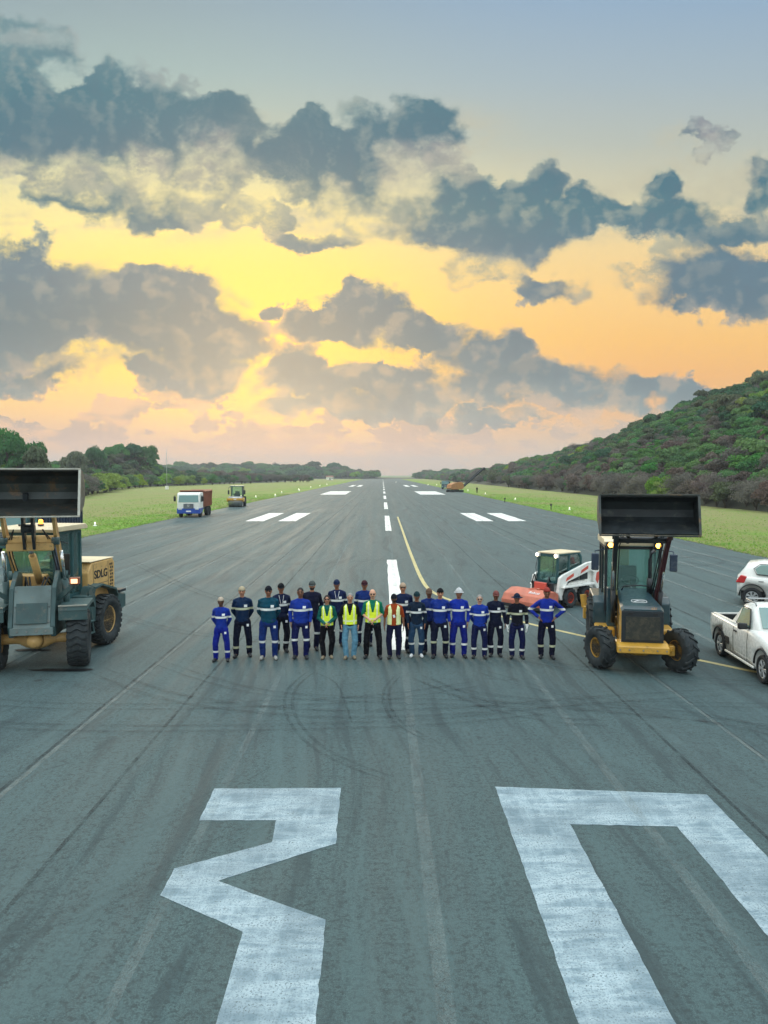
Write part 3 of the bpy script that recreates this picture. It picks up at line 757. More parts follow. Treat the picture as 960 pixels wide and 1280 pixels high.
def gn_scatter(name, pts, idx, scl, rot, coll, label, kind='stuff'):
    me = bpy.data.meshes.new(name); me.vertices.add(len(pts)); me.vertices.foreach_set('co', np.asarray(pts, np.float32).ravel())
    for nm, typ, dat in (('pick', 'INT', idx), ('scl', 'FLOAT', scl), ('rot', 'FLOAT', rot)):
        a = me.attributes.new(nm, typ, 'POINT'); a.data.foreach_set('value', np.asarray(dat, np.int32 if typ == 'INT' else np.float32))
    o = link(name, me); tag(o, label, None, None, kind)
    ng = bpy.data.node_groups.new(name, 'GeometryNodeTree')
    ng.interface.new_socket('Geometry', in_out='INPUT', socket_type='NodeSocketGeometry'); ng.interface.new_socket('Geometry', in_out='OUTPUT', socket_type='NodeSocketGeometry')
    N = ng.nodes; gi, go = N.new('NodeGroupInput'), N.new('NodeGroupOutput')
    iop = N.new('GeometryNodeInstanceOnPoints'); ci = N.new('GeometryNodeCollectionInfo')
    ci.inputs['Collection'].default_value = coll; ci.inputs['Separate Children'].default_value = True; ci.inputs['Reset Children'].default_value = True
    def attr(n, t):
        a = N.new('GeometryNodeInputNamedAttribute'); a.data_type = t; a.inputs[0].default_value = n; return a.outputs[0]
    cx = N.new('ShaderNodeCombineXYZ'); ng.links.new(attr('rot', 'FLOAT'), cx.inputs[2])
    iop.inputs['Pick Instance'].default_value = True
    ng.links.new(gi.outputs[0], iop.inputs['Points']); ng.links.new(ci.outputs[0], iop.inputs['Instance']); ng.links.new(attr('pick', 'INT'), iop.inputs['Instance Index'])
    ng.links.new(cx.outputs[0], iop.inputs['Rotation']); ng.links.new(attr('scl', 'FLOAT'), iop.inputs['Scale']); ng.links.new(iop.outputs[0], go.inputs[0])
    md = o.modifiers.new('scatter', 'NODES'); md.node_group = ng
    return o
def pick_kind(x, y, rnd, side):
    n = mnoise.noise(Vector((x * .03, y * .018, 11))) + rnd.gauss(0, .22); n2 = mnoise.noise(Vector((x * .05, y * .03, 31)))
    if side == 'e':
        low = max(0, 1 - (x - 47) / 26)
        r = rnd.random()
        if r < low * .62: return 3 if rnd.random() < .62 else 4
        if n2 > .36 and rnd.random() < .4: return 2
        if n > .22: return 0
        if n > -.05: return 1 if rnd.random() < .55 else 0
        if n > -.30: return 5 if rnd.random() < .7 else 3
        return 3 if rnd.random() < .35 else 1
    r = rnd.random() + n * .35
    return 1 if r < .22 else 0 if r < .68 else 5 if r < .90 else 2 if rnd.random() < .25 else 3
def scatter_hill(name, f, inside, x0, x1, y0, y1, st, smin, smax, side, label, seed, keep=1.0):
    rnd = random.Random(seed); P, I, S, Rr = [], [], [], []
    y = y0
    while y < y1:
        g = st * (1 + max(0, y - 200) / 700.0); x = x0
        while x < x1:
            px, py = x + rnd.uniform(-.5, .5) * g, y + rnd.uniform(-.5, .5) * g
            if inside(px, py) and rnd.random() < keep:
                s = rnd.uniform(smin, smax) * (1 + max(0, y - 200) / 900.0)
                if rnd.random() < .07: s *= 1.45
                P.append((px, py, f(px, py) - .15)); I.append(pick_kind(px, py, rnd, side) * 2 + rnd.randint(0, 1)); S.append(s); Rr.append(rnd.random() * 6.28)
            x += g
        y += g
    print(name, len(P)); return gn_scatter(name, P, I, S, Rr, scat, label)
scatter_hill('hillside_scrub', h_east, lambda x, y: x > 50.5 and x / max(y, 1) < .62, 50, 150, 70, 980, 2.9, 1.7, 3.0, 'e', 'dense green and brown scrub covering the tall hill', 1)
scatter_hill('hillside_woods', h_west, lambda x, y: h_west(x, y) > .5 and x / max(y, 1) > -.66, -190, -58, 80, 600, 3.2, 1.8, 3.1, 'w', 'dense green woods on the low hills across the grass', 2)
scatter_hill('horizon_woods', h_far, lambda x, y: (x < -8 or x > 40) and y > 905, -420, 330, 900, 1000, 5.0, 3.0, 5.2, 'w', 'long low wood along the horizon at the runway end', 3)
# low dry thicket under the big bushes, along the foot of the hill
# ---- individual shrubs along the two edges of the grass
def shrub(name, kk, x, y, z, h, w, label, cat, group, seed, n=4200):
    r = root(name, (x, y, z), random.uniform(0, 6.28), label, cat, group)
    key = ('crown', kk, seed % 3)
    if key not in SH:
        me = crown_mesh('crown', LM[kk], 100 + seed % 3 + KINDS.index(kk) * 5, n, leaf=.050 if kk != 'dry' else .046, lobes=13, sparse=kk == 'dry', rz=.85, trunk=False)
        mb = MB(); rs = random.Random(seed % 3 + 5); mb.tube([(0, 0, -.15), (.03, 0, .18), (0, .05, .6)], [.06, .05, .018], 6)
        for i in range(7):
            a = rs.random() * 6.28; d = rs.uniform(.3, .6); mb.tube([(0, 0, rs.uniform(.0, .25)), (d * .5 * math.cos(a), d * .5 * math.sin(a), .42), (d * math.cos(a), d * math.sin(a), rs.uniform(.5, .95))], [.035, .022, .008], 5)
        t = mb.build('trunk', M_BARK); tm = t.data; bpy.data.objects.remove(t)
        SH[key] = (me, tm)
    me, tm = SH[key]
    for nm, d in (('crown', me), ('trunk', tm)):
        o = link(nm, d, r); o.scale = (w, w, h)
    return r
SH = {}
rnd = random.Random(4)
NM = {'green': ('bright green', 'green_bush'), 'dark': ('dark green', 'dark_bush'), 'lime': ('yellow-green', 'leafy_bush'), 'dry': ('grey leafless', 'dry_shrub'), 'rust': ('rust-brown', 'dry_shrub'), 'olive': ('olive green', 'green_bush')}
def edge_kind(r, side):
    if side == 'e': return 'dry' if r < .48 else 'rust' if r < .74 else 'olive' if r < .86 else 'dark' if r < .95 else 'green'
    return 'green' if r < .3 else 'dark' if r < .55 else 'olive' if r < .7 else 'dry' if r < .88 else 'lime'
y = 74.0
while y < 300:
    kk = edge_kind(rnd.random(), 'e'); x = 48.2 + rnd.uniform(-1.0, 1.4)
    px = 480 + x / y * 960
    if 812 < px < 850: kk = 'lime'
    h = rnd.uniform(2.6, 4.0) * (1.15 if kk in ('dark', 'green') else 1)
    shrub(NM[kk][1], kk, x, y, 0 if x < 49 else h_east(x, y) * .5, h, h * rnd.uniform(.72, .95), NM[kk][0] + ' shrub in the thicket at the foot of the tall hill', 'shrub', NM[kk][0] + ' shrubs along the foot of the tall hill', rnd.randint(0, 99))
    y += rnd.uniform(2.6, 3.8) * (1 + y / 400)
# bright bushes and clumps before the low hills
def west_edge(y): return interp(y, [(60, -62), (154, -62), (240, -84), (300, -92), (380, -80), (470, -62), (560, -60)])
y = 96.0
while y < 420:
    kk = edge_kind(rnd.random(), 'w'); x = west_edge(y) + rnd.uniform(-.8, 1.6); px = 480 + x / y * 960
    if 120 < px < 178 or 190 < px < 235: kk = 'lime' if rnd.random() < .75 else 'green'
    h = rnd.uniform(3.0, 4.6)
    shrub(NM[kk][1], kk, x, y, -.1, h, h * rnd.uniform(.8, 1.05), NM[kk][0] + ' shrub in the thicket before the low hills', 'shrub', NM[kk][0] + ' shrubs before the low hills', rnd.randint(0, 99))
    y += rnd.uniform(3.2, 4.6) * (1 + y / 500)
# brown thicket farther along, between the truck and the runway end
for i in range(34):
    t = i / 33; yy = 425 + 75 * t + rnd.uniform(-6, 6); x = -112 + 66 * t + rnd.uniform(-2, 2); kk = rnd.choice(['rust', 'rust', 'dry', 'dark', 'rust', 'olive']); h = rnd.uniform(4.4, 6.6) * (1 - .35 * t)
    shrub('thicket_bush', kk, x, yy, -.1, h, h * 1.05, NM[kk][0] + ' bush in the far brown thicket beyond the grass', 'bush', NM[kk][0] + ' bushes of the far thicket', rnd.randint(0, 99))
# taller trees breaking the skyline
for i, (px, py_top, Y, kk, f) in enumerate([(12, 543, 170, 'green', 'w'), (30, 556, 165, 'dark', 'w'), (48, 565, 160, 'olive', 'w'), (92, 566, 250, 'olive', 'w'), (120, 562, 300, 'dark', 'w'), (150, 554, 325, 'green', 'w'), (168, 556, 330, 'dark', 'w'), (184, 560, 330, 'green', 'w'),
        (745, 552, 400, 'dark', 'e'), (758, 556, 395, 'olive', 'e'), (858, 524, 296, 'dark', 'e'), (905, 498, 262, 'dry', 'e'), (934, 480, 244, 'green', 'e'), (955, 466, 236, 'dark', 'e')]):
    top = atY(px, py_top, Y); hf = h_west if f == 'w' else h_east; z = hf(top.x, Y); h = max(3.0, min(8.5, top.z - z)) / 1.05
    where = ' tree breaking the skyline of the low hills' if f == 'w' else ' tree breaking the skyline of the tall hill'
    shrub('hill_tree', kk, top.x, Y, top.z - h * 1.05, h, h * .62, NM[kk][0] + where, 'tree', NM[kk][0] + where[:5] + 's' + where[5:], i)
# ---- grass tufts along the edges of the runway
tc_ = bpy.data.collections.new('tuft_parts')
def tuft(seed, m):
    rs = np.random.RandomState(seed); v, f = [], []
    for i in range(14):
        a = rs.rand() * 6.28; r = rs.rand() * .10; h = .06 + rs.rand() * .13; bx, by = r * math.cos(a), r * math.sin(a); lx, ly = (rs.rand(2) - .5) * .14; w = .008
        n = len(v); v += [(bx - w, by, 0), (bx + w, by, 0), (bx + lx + w * .3, by + ly, h), (bx + lx - w * .3, by + ly, h)]; f.append((n, n + 1, n + 2, n + 3))
    return mesh_np('tuft', v, f, [m])
for i, c in enumerate([(.19, .37, .045), (.25, .42, .06), (.30, .38, .10)]):
    tc_.objects.link(bpy.data.objects.new('t%d' % i, tuft(i, leaf_mat('blade%d' % i, c, tuple(v * 1.2 for v in c), tuple(v * .8 for v in c)))))
P, I, S, Q = [], [], [], []
rnd = random.Random(9)
for _ in range(30000):
    s = rnd.choice((-1, 1)); y = 34 + 150 * rnd.random() ** 1.7; d = rnd.expovariate(1 / 7.0)
    if d > 24: continue
    x = edge_x(s, y) + s * (d - .12)
    if abs(x) / y > .56: continue
    n = mnoise.noise(Vector((x * .3, y * .3, 0)))
    P.append((x, y, -.05)); I.append(2 if n + rnd.gauss(0, .2) > .28 else rnd.randint(0, 1)); S.append(rnd.uniform(.35, .7) * (1.2 if n > 0 else .8)); Q.append(rnd.random() * 6.28)
gn_scatter('grass', P, I, S, Q, tc_, 'short green and yellowish grass growing along the runway edges')

# ---------------------------------------------------------------- people
def capsule(mb, p0, p1, r0, r1, n=12):
    p0, p1 = Vector(p0), Vector(p1); d = p1 - p0; L = d.length
    q = (d if L > 1e-5 else Vector((0, 0, 1))).to_track_quat('Z', 'Y').to_matrix()
    prof = [(-r0 * math.cos(t), r0 * math.sin(t)) for t in (0.0, .5, 1.05)] + [(0, r0), (L, r1)] + [(L + r1 * math.sin(t), r1 * math.cos(t)) for t in (.52, 1.05, PI / 2)]
    bm = bmesh.new(); rings = []
    for a, r in prof:
        if r < 1e-6: rings.append([bm.verts.new(p0 + q @ Vector((0, 0, a)))])
        else: rings.append([bm.verts.new(p0 + q @ Vector((r * math.cos(2 * PI * i / n), r * math.sin(2 * PI * i / n), a))) for i in range(n)])
    for A, B in zip(rings, rings[1:]):
        for i in range(n):
            j = (i + 1) % n
            if len(A) == 1: bm.faces.new((A[0], B[j], B[i]))
            elif len(B) == 1: bm.faces.new((A[i], A[j], B[0]))
            else: bm.faces.new((A[i], A[j], B[j], B[i]))
    mb.add(bm)
def ellipsoid(mb, c, r, n=14):
    bm = bmesh.new(); bmesh.ops.create_uvsphere(bm, u_segments=n, v_segments=n // 2 + 2, radius=1)
    for v in bm.verts: v.co = Vector(c) + Vector((v.co.x * r[0], v.co.y * r[1], v.co.z * r[2]))
    mb.add(bm)
def loft(mb, rings, n=20, sq=1.0):
    """closed loft of elliptical rings (cx, cy, z, rx, ry)"""
    bm = bmesh.new(); R_ = []
    for cx, cy, z, rx, ry in rings:
        ring = []
        for i in range(n):
            t = 2 * PI * i / n; c, s = math.cos(t), math.sin(t)
            ring.append(bm.verts.new((cx + rx * math.copysign(abs(c) ** sq, c), cy + ry * math.copysign(abs(s) ** sq, s), z)))
        R_.append(ring)
    for A, B in zip(R_, R_[1:]):
        for i in range(n): bm.faces.new((A[i], A[(i + 1) % n], B[(i + 1) % n], B[i]))
    bm.faces.new(R_[0][::-1]); bm.faces.new(R_[-1])
    bmesh.ops.recalc_face_normals(bm, faces=bm.faces[:])
    mb.add(bm)
def fuse(mb, voxel, smooth=3, wrinkle=0.0, seed=0, cuts=()):
    """one continuous surface out of the collected volumes"""
    me = bpy.data.meshes.new('tmp'); me.from_pydata([tuple(v) for v in mb.v], [], mb.f); me.update()
    o = bpy.data.objects.new('tmp', me); COL.objects.link(o)
    r = o.modifiers.new('r', 'REMESH'); r.mode = 'VOXEL'; r.voxel_size = voxel
    if smooth: s = o.modifiers.new('s', 'SMOOTH'); s.factor = .5; s.iterations = smooth
    dg = bpy.context.evaluated_depsgraph_get(); dg.update()
    m2 = bpy.data.meshes.new_from_object(o.evaluated_get(dg)); bpy.data.objects.remove(o); bpy.data.meshes.remove(me)
    bm = bmesh.new(); bm.from_mesh(m2); bpy.data.meshes.remove(m2)
    if wrinkle:
        bm.normal_update()
        for v in bm.verts:
            p = v.co; w = mnoise.noise(Vector((p.x * 9, p.y * 9, p.z * 17 + seed))) + .5 * mnoise.noise(Vector((p.x * 20, p.y * 20, p.z * 34 + seed * 3)))
            v.co = p + v.normal * (w * wrinkle)
    for z in cuts: bmesh.ops.bisect_plane(bm, geom=bm.verts[:] + bm.edges[:] + bm.faces[:], plane_co=(0, 0, z), plane_no=(0, 0, 1))
    return bm
def put(bm, name, mats, parent, assign=None, scale=1.0):
    if assign:
        bm.normal_update()
        for f in bm.faces: f.material_index = assign(f.calc_center_median(), f.normal)
    if scale != 1.0: bmesh.ops.scale(bm, vec=(scale,) * 3, verts=bm.verts[:])
    for f in bm.faces: f.smooth = True
    me = bpy.data.meshes.new(name); bm.to_mesh(me); bm.free()
    for m in mats: me.materials.append(m)
    return link(name, me, parent)
def cloth(name, col):
    return mat('cloth_' + name, tuple(v * .60 for v in lin(col)) if max(col) > 1 else col, .88, var=.22, vscale=7, spec=.2, bump=.5, bscale=26, dirt=.12, dirtcol=(.12, .11, .09))
SKINS = [lin(92, 58, 42), lin(120, 78, 56), lin(150, 100, 74), lin(186, 132, 104), lin(205, 155, 128), lin(70, 45, 34)]
M_BAND = mat('reflective_band', (.80, .82, .80), .45, var=.06); M_BANDY = mat('yellowed_band', (.52, .54, .36), .55, var=.1)
M_BOOT = mat('black_boot', (.016, .020, .024), .6, var=.3); M_BOOTT = mat('tan_boot', (.22, .18, .12), .8, var=.25); M_BOOTG = mat('grey_boot', (.30, .30, .28), .8, var=.2)
M_EYE = mat('eye_dark', (.02, .015, .012), .4, var=0); M_LIP = mat('lip', (.20, .07, .06), .6, var=0)
M_SHADES = mat('sunglass_lens', (.008, .008, .010), .15, var=0); M_PATCH = mat('white_patch', (.78, .80, .80), .7, var=.06)
M_LIME = mat('lime_vest', (.76, .95, .03), .7, var=.10, vscale=6, bump=.4, bscale=18); M_PALE = mat('pale_vest_tape', (.80, .88, .50), .5, var=.08); M_CREAM = mat('cream_vest', (.80, .84, .38), .7, var=.08, vscale=6, bump=.4, bscale=18)
def hand(mb, w, d, n, s, curl=.5, k=1.0):
    """palm, four unequal bent fingers and a thumb; w wrist, d finger direction, n palm normal, s towards the thumb"""
    d, n, s = Vector(d).normalized(), Vector(n).normalized(), Vector(s).normalized(); w = Vector(w)
    for t in (-.024, -.008, .008, .024): capsule(mb, w + s * t * .7, w + d * .085 * k + s * t * k, .016, .013, 8)
    for t, L in ((.030, .070), (.010, .080), (-.010, .074), (-.030, .058)):
        p = w + d * .088 * k + s * t * k; a = d; L *= k
        for j, seg in enumerate((.42, .33, .25)):
            a = (a + n * curl * (.35 + .35 * j)).normalized(); q = p + a * L * seg; capsule(mb, p, q, .0095 - .001 * j, .0088 - .001 * j, 8); p = q
    p = w + d * .025 * k + s * .026 * k; a = (d * .6 + s * .75 + n * .2).normalized(); q = p + a * .04 * k
    capsule(mb, p, q, .0125, .0115, 8); a2 = (d * .9 + s * .2 + n * .4).normalized(); capsule(mb, q, q + a2 * .032 * k, .011, .009, 8)
def person(px, foot, top, label, shirt, pants, skin=2, pose='behind', stance=.13, bw=1.0, band=M_BAND, zb=.65, pb=.2, pband=None, cap=None, capcol=None, boots=None,
           vest=None, patch=True, pocket=True, shades=False, hair=None, lanyard=False, turn=0.0, extra=None, sleeves='long', gloves=False, beard=False, seed=0):
    g_ = gp(px, foot); Ht = atY(px, top, g_.y).z; k = Ht / 1.80
    face = math.atan2(g_.x, g_.y)
    P = root('person', (g_.x, g_.y, 0), -face * .6 + turn, label, 'person')
    rs = random.Random(seed + px)
    st = stance * .78; kx = .10 + st * .25
    hipz = .90; sh = .185 * (.5 + .5 * bw)
    leg = {}
    for s in (-1, 1):
        kn = Vector((s * (kx + .02), -.02 - .02 * rs.random(), .49)); an = Vector((s * (st + .012), .03 + rs.uniform(-.05, .05), .09)); leg[s] = (Vector((s * .095 * bw, .0, hipz)), kn, an)
    ARM = {'down': ((.240, .03, 1.15), (.262, -.03, .90)), 'behind': ((.228, .10, 1.15), (.11, .18, .93)), 'front': ((.250, .02, 1.14), (.060, -.185, 1.00)), 'hips': ((.42, .10, 1.20), (.215, -.05, 1.04)), 'pocket': ((.25, .05, 1.15), (.225, -.06, .93))}
    e0, w0_ = ARM[pose]; arm = {}
    for s in (-1, 1):
        ee = Vector(e0) + Vector((rs.uniform(-.012, .012), rs.uniform(-.01, .01), rs.uniform(-.01, .01))); ww = Vector(w0_)
        if pose == 'front' and s > 0: ww += Vector((-.02, -.03, .02))
        arm[s] = (Vector((sh * .93 * s, .0, 1.405)), Vector((ee.x * s * (.6 + .4 * bw), ee.y, ee.z)), Vector((ww.x * s * (.7 + .3 * bw if pose != 'front' else 1), ww.y, ww.z)))
    hx = rs.uniform(-.012, .012)
    # body
    mb = MB()
    loft(mb, [(0, 0, .84, .14 * bw, .10), (0, 0, .98, .14 * bw, .095 * bw), (0, 0, 1.12, .135 * bw, .095 * bw), (0, 0, 1.28, .155 * bw, .105 * bw), (0, 0, 1.40, .16 * bw, .09), (0, 0, 1.48, .07, .06)])
    capsule(mb, (0, .01, 1.44), (hx, -.005, 1.58), .056, .052)
    hc = Vector((hx, -.02, 1.655)); ellipsoid(mb, hc, (.080, .096, .116), 18); ellipsoid(mb, hc + Vector((0, -.022, -.058)), (.052, .062, .060)); capsule(mb, hc + Vector((0, -.088, .0)), hc + Vector((0, -.104, -.028)), .011, .014, 8)
    capsule(mb, hc + Vector((-.035, -.078, .022)), hc + Vector((.035, -.078, .022)), .012, .012, 8)
    for s in (-1, 1):
        ellipsoid(mb, hc + Vector((s * .076, .005, -.005)), (.012, .02, .03), 8)
        a, b, c = leg[s]; capsule(mb, a, b, .078, .052); capsule(mb, b, c, .052, .036); capsule(mb, c, c + Vector((s * .02, -.15, -.05)), .036, .028)
        a, b, c = arm[s]; capsule(mb, a, b, .046, .038); capsule(mb, b, c, .037, .026)
        if pose == 'front': hand(mb, c, (-s * .55, -.10, -.8), (0, .5, -.1), (s * .5, -.2, .6), .7, .85)
        elif pose == 'behind': hand(mb, c, (-s * .8, .05, -.5), (0, -.6, .3), (0, .2, .8), .4)
        elif pose == 'hips': hand(mb, c, (-s * .55, -.25, -.55), (-s * .5, .6, 0), (s * .1, .7, .3), .5)
        else: hand(mb, c, (-s * .02, -.10, -1), (-s, .05, 0), (0, -1, -.05), .35)
    bm = fuse(mb, .0075, 2)
    eyes = [hc + Vector((s * .030, -.086, .006)) for s in (-1, 1)]
    def fa(c, n):
        if any((c - e).length < .0135 for e in eyes): return 1
        q = c - hc
        if abs(q.x) < .024 and abs(q.z + .062) < .0065 and q.y < -.06: return 2
        if beard and q.y < .0 and -.115 < q.z < -.045 and abs(q.x) < .07 and c.z > 1.53: return 3
        if abs(q.x) < .052 and q.y < -.05 and abs(q.z - (.030 + .0)) < .006 and abs(q.x) > .012: return 3
        return 0
    M_S = mat('skin_%d' % skin, SKINS[skin], .6, var=.12, vscale=9)
    M_H = mat('hair_' + (hair or 'black'), {'bald': SKINS[skin], 'black': (.012, .010, .010), 'grey': (.24, .23, .22), 'brown': (.05, .03, .02)}[hair or 'black'], .8, var=.2)
    put(bm, 'body', [M_S, M_EYE, M_LIP, M_H], P, fa, k)
    # shirt
    ms = cloth('%d_%d_%d' % shirt, shirt); mb = MB()
    loft(mb, [(0, 0, .885, .150 * bw, .116 * bw), (0, 0, .93, .160 * bw, .124 * bw), (0, 0, 1.02, .150 * bw, .118 * bw), (0, -.004, 1.15, .156 * bw, .120 * bw), (0, 0, 1.30, .178 * bw, .128 * bw), (0, 0, 1.41, .165 * bw, .105), (0, 0, 1.47, .095, .075), (0, 0, 1.500, .066, .066)])
    for s in (-1, 1):
        a, b, c = arm[s]; capsule(mb, a, b, .060, .053, 14); capsule(mb, (s * .05, .005, 1.475), a + Vector((0, 0, .012)), .034, .048, 12)
        if sleeves == 'long': capsule(mb, b, b.lerp(c, .93), .054, .042, 14)
        elif sleeves == 'none': pass
    zc = zb * 1.75 + .06
    cuts = [zc, zc + .055] if band else []
    bm = fuse(mb, .0115, 3, .0075, seed, cuts)
    if sleeves == 'short':
        pass
    bvs = None
    bm2 = bm.copy(); bvs = BVHTree.FromBMesh(bm2); bm2.free()
    put(bm, 'shirt', [ms] + ([band] if band else []), P, (lambda c, n: 1 if zc < c.z < zc + .055 else 0) if band else None, k)
    # trousers
    mp = cloth('%d_%d_%d' % pants, pants); mb = MB()
    loft(mb, [(0, 0, .80, .12 * bw, .10 * bw), (0, 0, .85, .155 * bw, .122 * bw), (0, 0, .94, .158 * bw, .118 * bw), (0, 0, 1.00, .150 * bw, .112 * bw)])
    for s in (-1, 1):
        a, b, c = leg[s]; capsule(mb, a + Vector((0, 0, -.02)), b, .100 * (.5 + .5 * bw), .080, 14); capsule(mb, b, c + Vector((0, 0, .03)), .080, .070, 14); capsule(mb, c + Vector((0, 0, .05)), c + Vector((0, -.01, .0)), .070, .066, 14)
    zp = pb * 1.75
    pbm = pband if pband is not None else band
    bm = fuse(mb, .0115, 3, .009, seed + 5, [zp, zp + .055] if pbm else [])
    bm2 = bm.copy(); bvp = BVHTree.FromBMesh(bm2); bm2.free()
    put(bm, 'trousers', [mp] + ([pbm] if pbm else []), P, (lambda c, n: 1 if zp < c.z < zp + .055 else 0) if pbm else None, k)
    for s in (-1, 1):
        c = leg[s][2]; mb = MB(); f = Vector((s * .035, -.17, 0)); b0 = Vector((c.x, c.y, 0))
        capsule(mb, b0 + Vector((0, .03, .05)), b0 + Vector((0, .02, .13)), .052, .055); capsule(mb, b0 + Vector((0, .035, .047)), b0 + f + Vector((0, 0, .042)), .047, .040); capsule(mb, b0 + f * .5 + Vector((0, 0, .06)), b0 + f + Vector((0, 0, .045)), .045, .042)
        bm = fuse(mb, .011, 2)
        for v in bm.verts: v.co.z = max(v.co.z, .004)
        put(bm, 'boot', [boots or M_BOOT], P, None, k)
    # head covering
    def dome(name, m, rx, ry, rz, z0, cz=.01, yo=0):
        b2 = MB(); n = 24; prof = [(math.asin(min(1, z0)) + (PI / 2 - math.asin(min(1, z0))) * i / 7) for i in range(8)]
        bm = bmesh.new(); rings = []
        for t in prof:
            if t > PI / 2 - .01: rings.append([bm.verts.new(hc + Vector((0, yo, cz + rz)))])
            else: rings.append([bm.verts.new(hc + Vector((rx * math.cos(t) * math.cos(2 * PI * i / n), yo + ry * math.cos(t) * math.sin(2 * PI * i / n), cz + rz * math.sin(t)))) for i in range(n)])
        for A, B in zip(rings, rings[1:]):
            for i in range(n):
                j = (i + 1) % n; f = bm.faces.new((A[i], A[j], B[0])) if len(B) == 1 else bm.faces.new((A[i], A[j], B[j], B[i])); f.smooth = True
        bm.faces.new(rings[0][::-1]); b2.add(bm); return b2
    if cap:
        mc = cloth('cap_%d_%d_%d' % capcol, capcol)
        if cap in ('cap', 'back'):
            b2 = dome('cap', mc, .090, .107, .121, .12, .006); sg = -1 if cap == 'cap' else 1
            y0 = -.085 * -sg * 1.0; bm = bmesh.new(); A, B = [], []
            for i in range(11):
                a = PI * i / 10; x = .078 * math.cos(a); yy = sg * (.072 + .098 * math.sin(a))
                A.append(bm.verts.new(hc + Vector((x, yy, .026 - .018 * math.sin(a))))); B.append(bm.verts.new(hc + Vector((x, yy, .018 - .018 * math.sin(a)))))
            bm.faces.new(A); bm.faces.new(B[::-1])
            for i in range(11): j = (i + 1) % 11; bm.faces.new((A[i], B[i], B[j], A[j]))
            bmesh.ops.recalc_face_normals(bm, faces=bm.faces[:]); b2.add(bm)
            c_ = b2.build('cap', mc, P)
        elif cap == 'hat':
            b2 = dome('hat', mc, .090, .106, .112, .10, .012); b2.lathe([(0.0, .085), (.004, .089), (-.022, .155), (-.028, .153)], hc + Vector((0, 0, .03)), 'z', 24); c_ = b2.build('bucket_hat', mc, P)
        elif cap == 'hard':
            b2 = dome('h', mc, .100, .118, .125, .05, .012); b2.lathe([(0, .098), (.008, .100), (.004, .128), (-.002, .126)], hc + Vector((0, -.012, .022)), 'z', 24); b2.tube([hc + Vector((0, .10, .06)), hc + Vector((0, .06, .125)), hc + Vector((0, 0, .144)), hc + Vector((0, -.06, .125)), hc + Vector((0, -.10, .06))], .012); c_ = b2.build('helmet', mc, P)
        elif cap == 'beanie':
            b2 = dome('b', mc, .091, .108, .126, .16, .004); c_ = b2.build('cap', mc, P)
        c_.scale = (k,) * 3
    if hair != 'bald' and (not cap or hair):
        b2 = dome('hair', M_H, .085, .102, .119, .30 if not extra else .05, .004, .010)
        if extra == 'long':
            q = MB(); ellipsoid(q, hc + Vector((0, .05, -.03)), (.085, .065, .11)); 
            for s in (-1, 1): capsule(q, hc + Vector((s * .072, .0, .03)), hc + Vector((s * .078, .01, -.10)), .022, .020)
            b2.v += [] ; off = len(b2.v); b2.v += q.v; b2.f += [[i + off for i in f] for f in q.f]; b2.mi += q.mi; b2.sm += [True] * len(q.sm)
        h = b2.build('hair', M_H, P); h.scale = (k,) * 3
    if shades:
        b2 = MB()
        for s in (-1, 1): ellipsoid(b2, hc + Vector((s * .031, -.092, .005)), (.027, .010, .019), 10)
        b2.bar(hc + Vector((-.075, -.03, .012)), hc + Vector((-.055, -.088, .012)), .004, .008); b2.bar(hc + Vector((.075, -.03, .012)), hc + Vector((.055, -.088, .012)), .004, .008); b2.bar(hc + Vector((-.01, -.098, .010)), hc + Vector((.01, -.098, .010)), .004, .005)
        b2.build('sunglasses', M_SHADES, P).scale = (k,) * 3
    def decal(name, bv, cx, cz, w, h, m, off=.004, rot=0, n=6):
        vv, ff = [], []
        for j in range(n + 1):
            for i in range(n + 1):
                a, b = (i / n - .5) * w, (j / n - .5) * h; x = cx + a * math.cos(rot) - b * math.sin(rot); z = cz + a * math.sin(rot) + b * math.cos(rot)
                hit = bv.ray_cast(Vector((x, -1, z)), Vector((0, 1, 0)))[0]; y = hit.y if hit is not None else -.13
                vv.append(((x) * k, (y - off) * k, z * k))
        ff = [(j * (n + 1) + i, j * (n + 1) + i + 1, (j + 1) * (n + 1) + i + 1, (j + 1) * (n + 1) + i) for j in range(n) for i in range(n)]
        return link(name, mesh_np(name, vv, ff, [m], True), P)
    if patch: decal('chest_badge', bvs, .082 * bw, 1.30, .075, .062, M_PATCH, rot=rs.uniform(-.1, .1))
    if pocket: decal('thigh_patch', bvp, .125 * bw, .80 + .02 * rs.random(), .055, .06, M_PATCH)
    if gloves:
        for s in (-1, 1):
            q = MB(); a, b, c = arm[s]; hand(q, c + Vector((0, 0, 0)), (-s * .02, -.10, -1), (-s, .05, 0), (0, -1, -.05), .35, 1.05); capsule(q, b.lerp(c, .86), c, .040, .036)
            bm = fuse(q, .007, 1)
            bm.normal_update()
            for v in bm.verts: v.co += v.normal * .005
            put(bm, 'glove', [mat('white_glove', (.72, .74, .72), .9, var=.1)], P, None, k)
    if lanyard:
        q = MB(); pts = []
        for s in (-1, 1):
            L = []
            for i in range(8):
                t = i / 7; x = s * (.062 * (1 - t) + .012 * t); z = 1.47 - .24 * t; hit = bvs.ray_cast(Vector((x, -1, z)), Vector((0, 1, 0)))[0]; y = (hit.y if hit is not None else -.1) - .006
                L.append((x * k, y * k, z * k))
            q.tube(L, .005, 5)
        q.build('lanyard', M_PATCH, P)
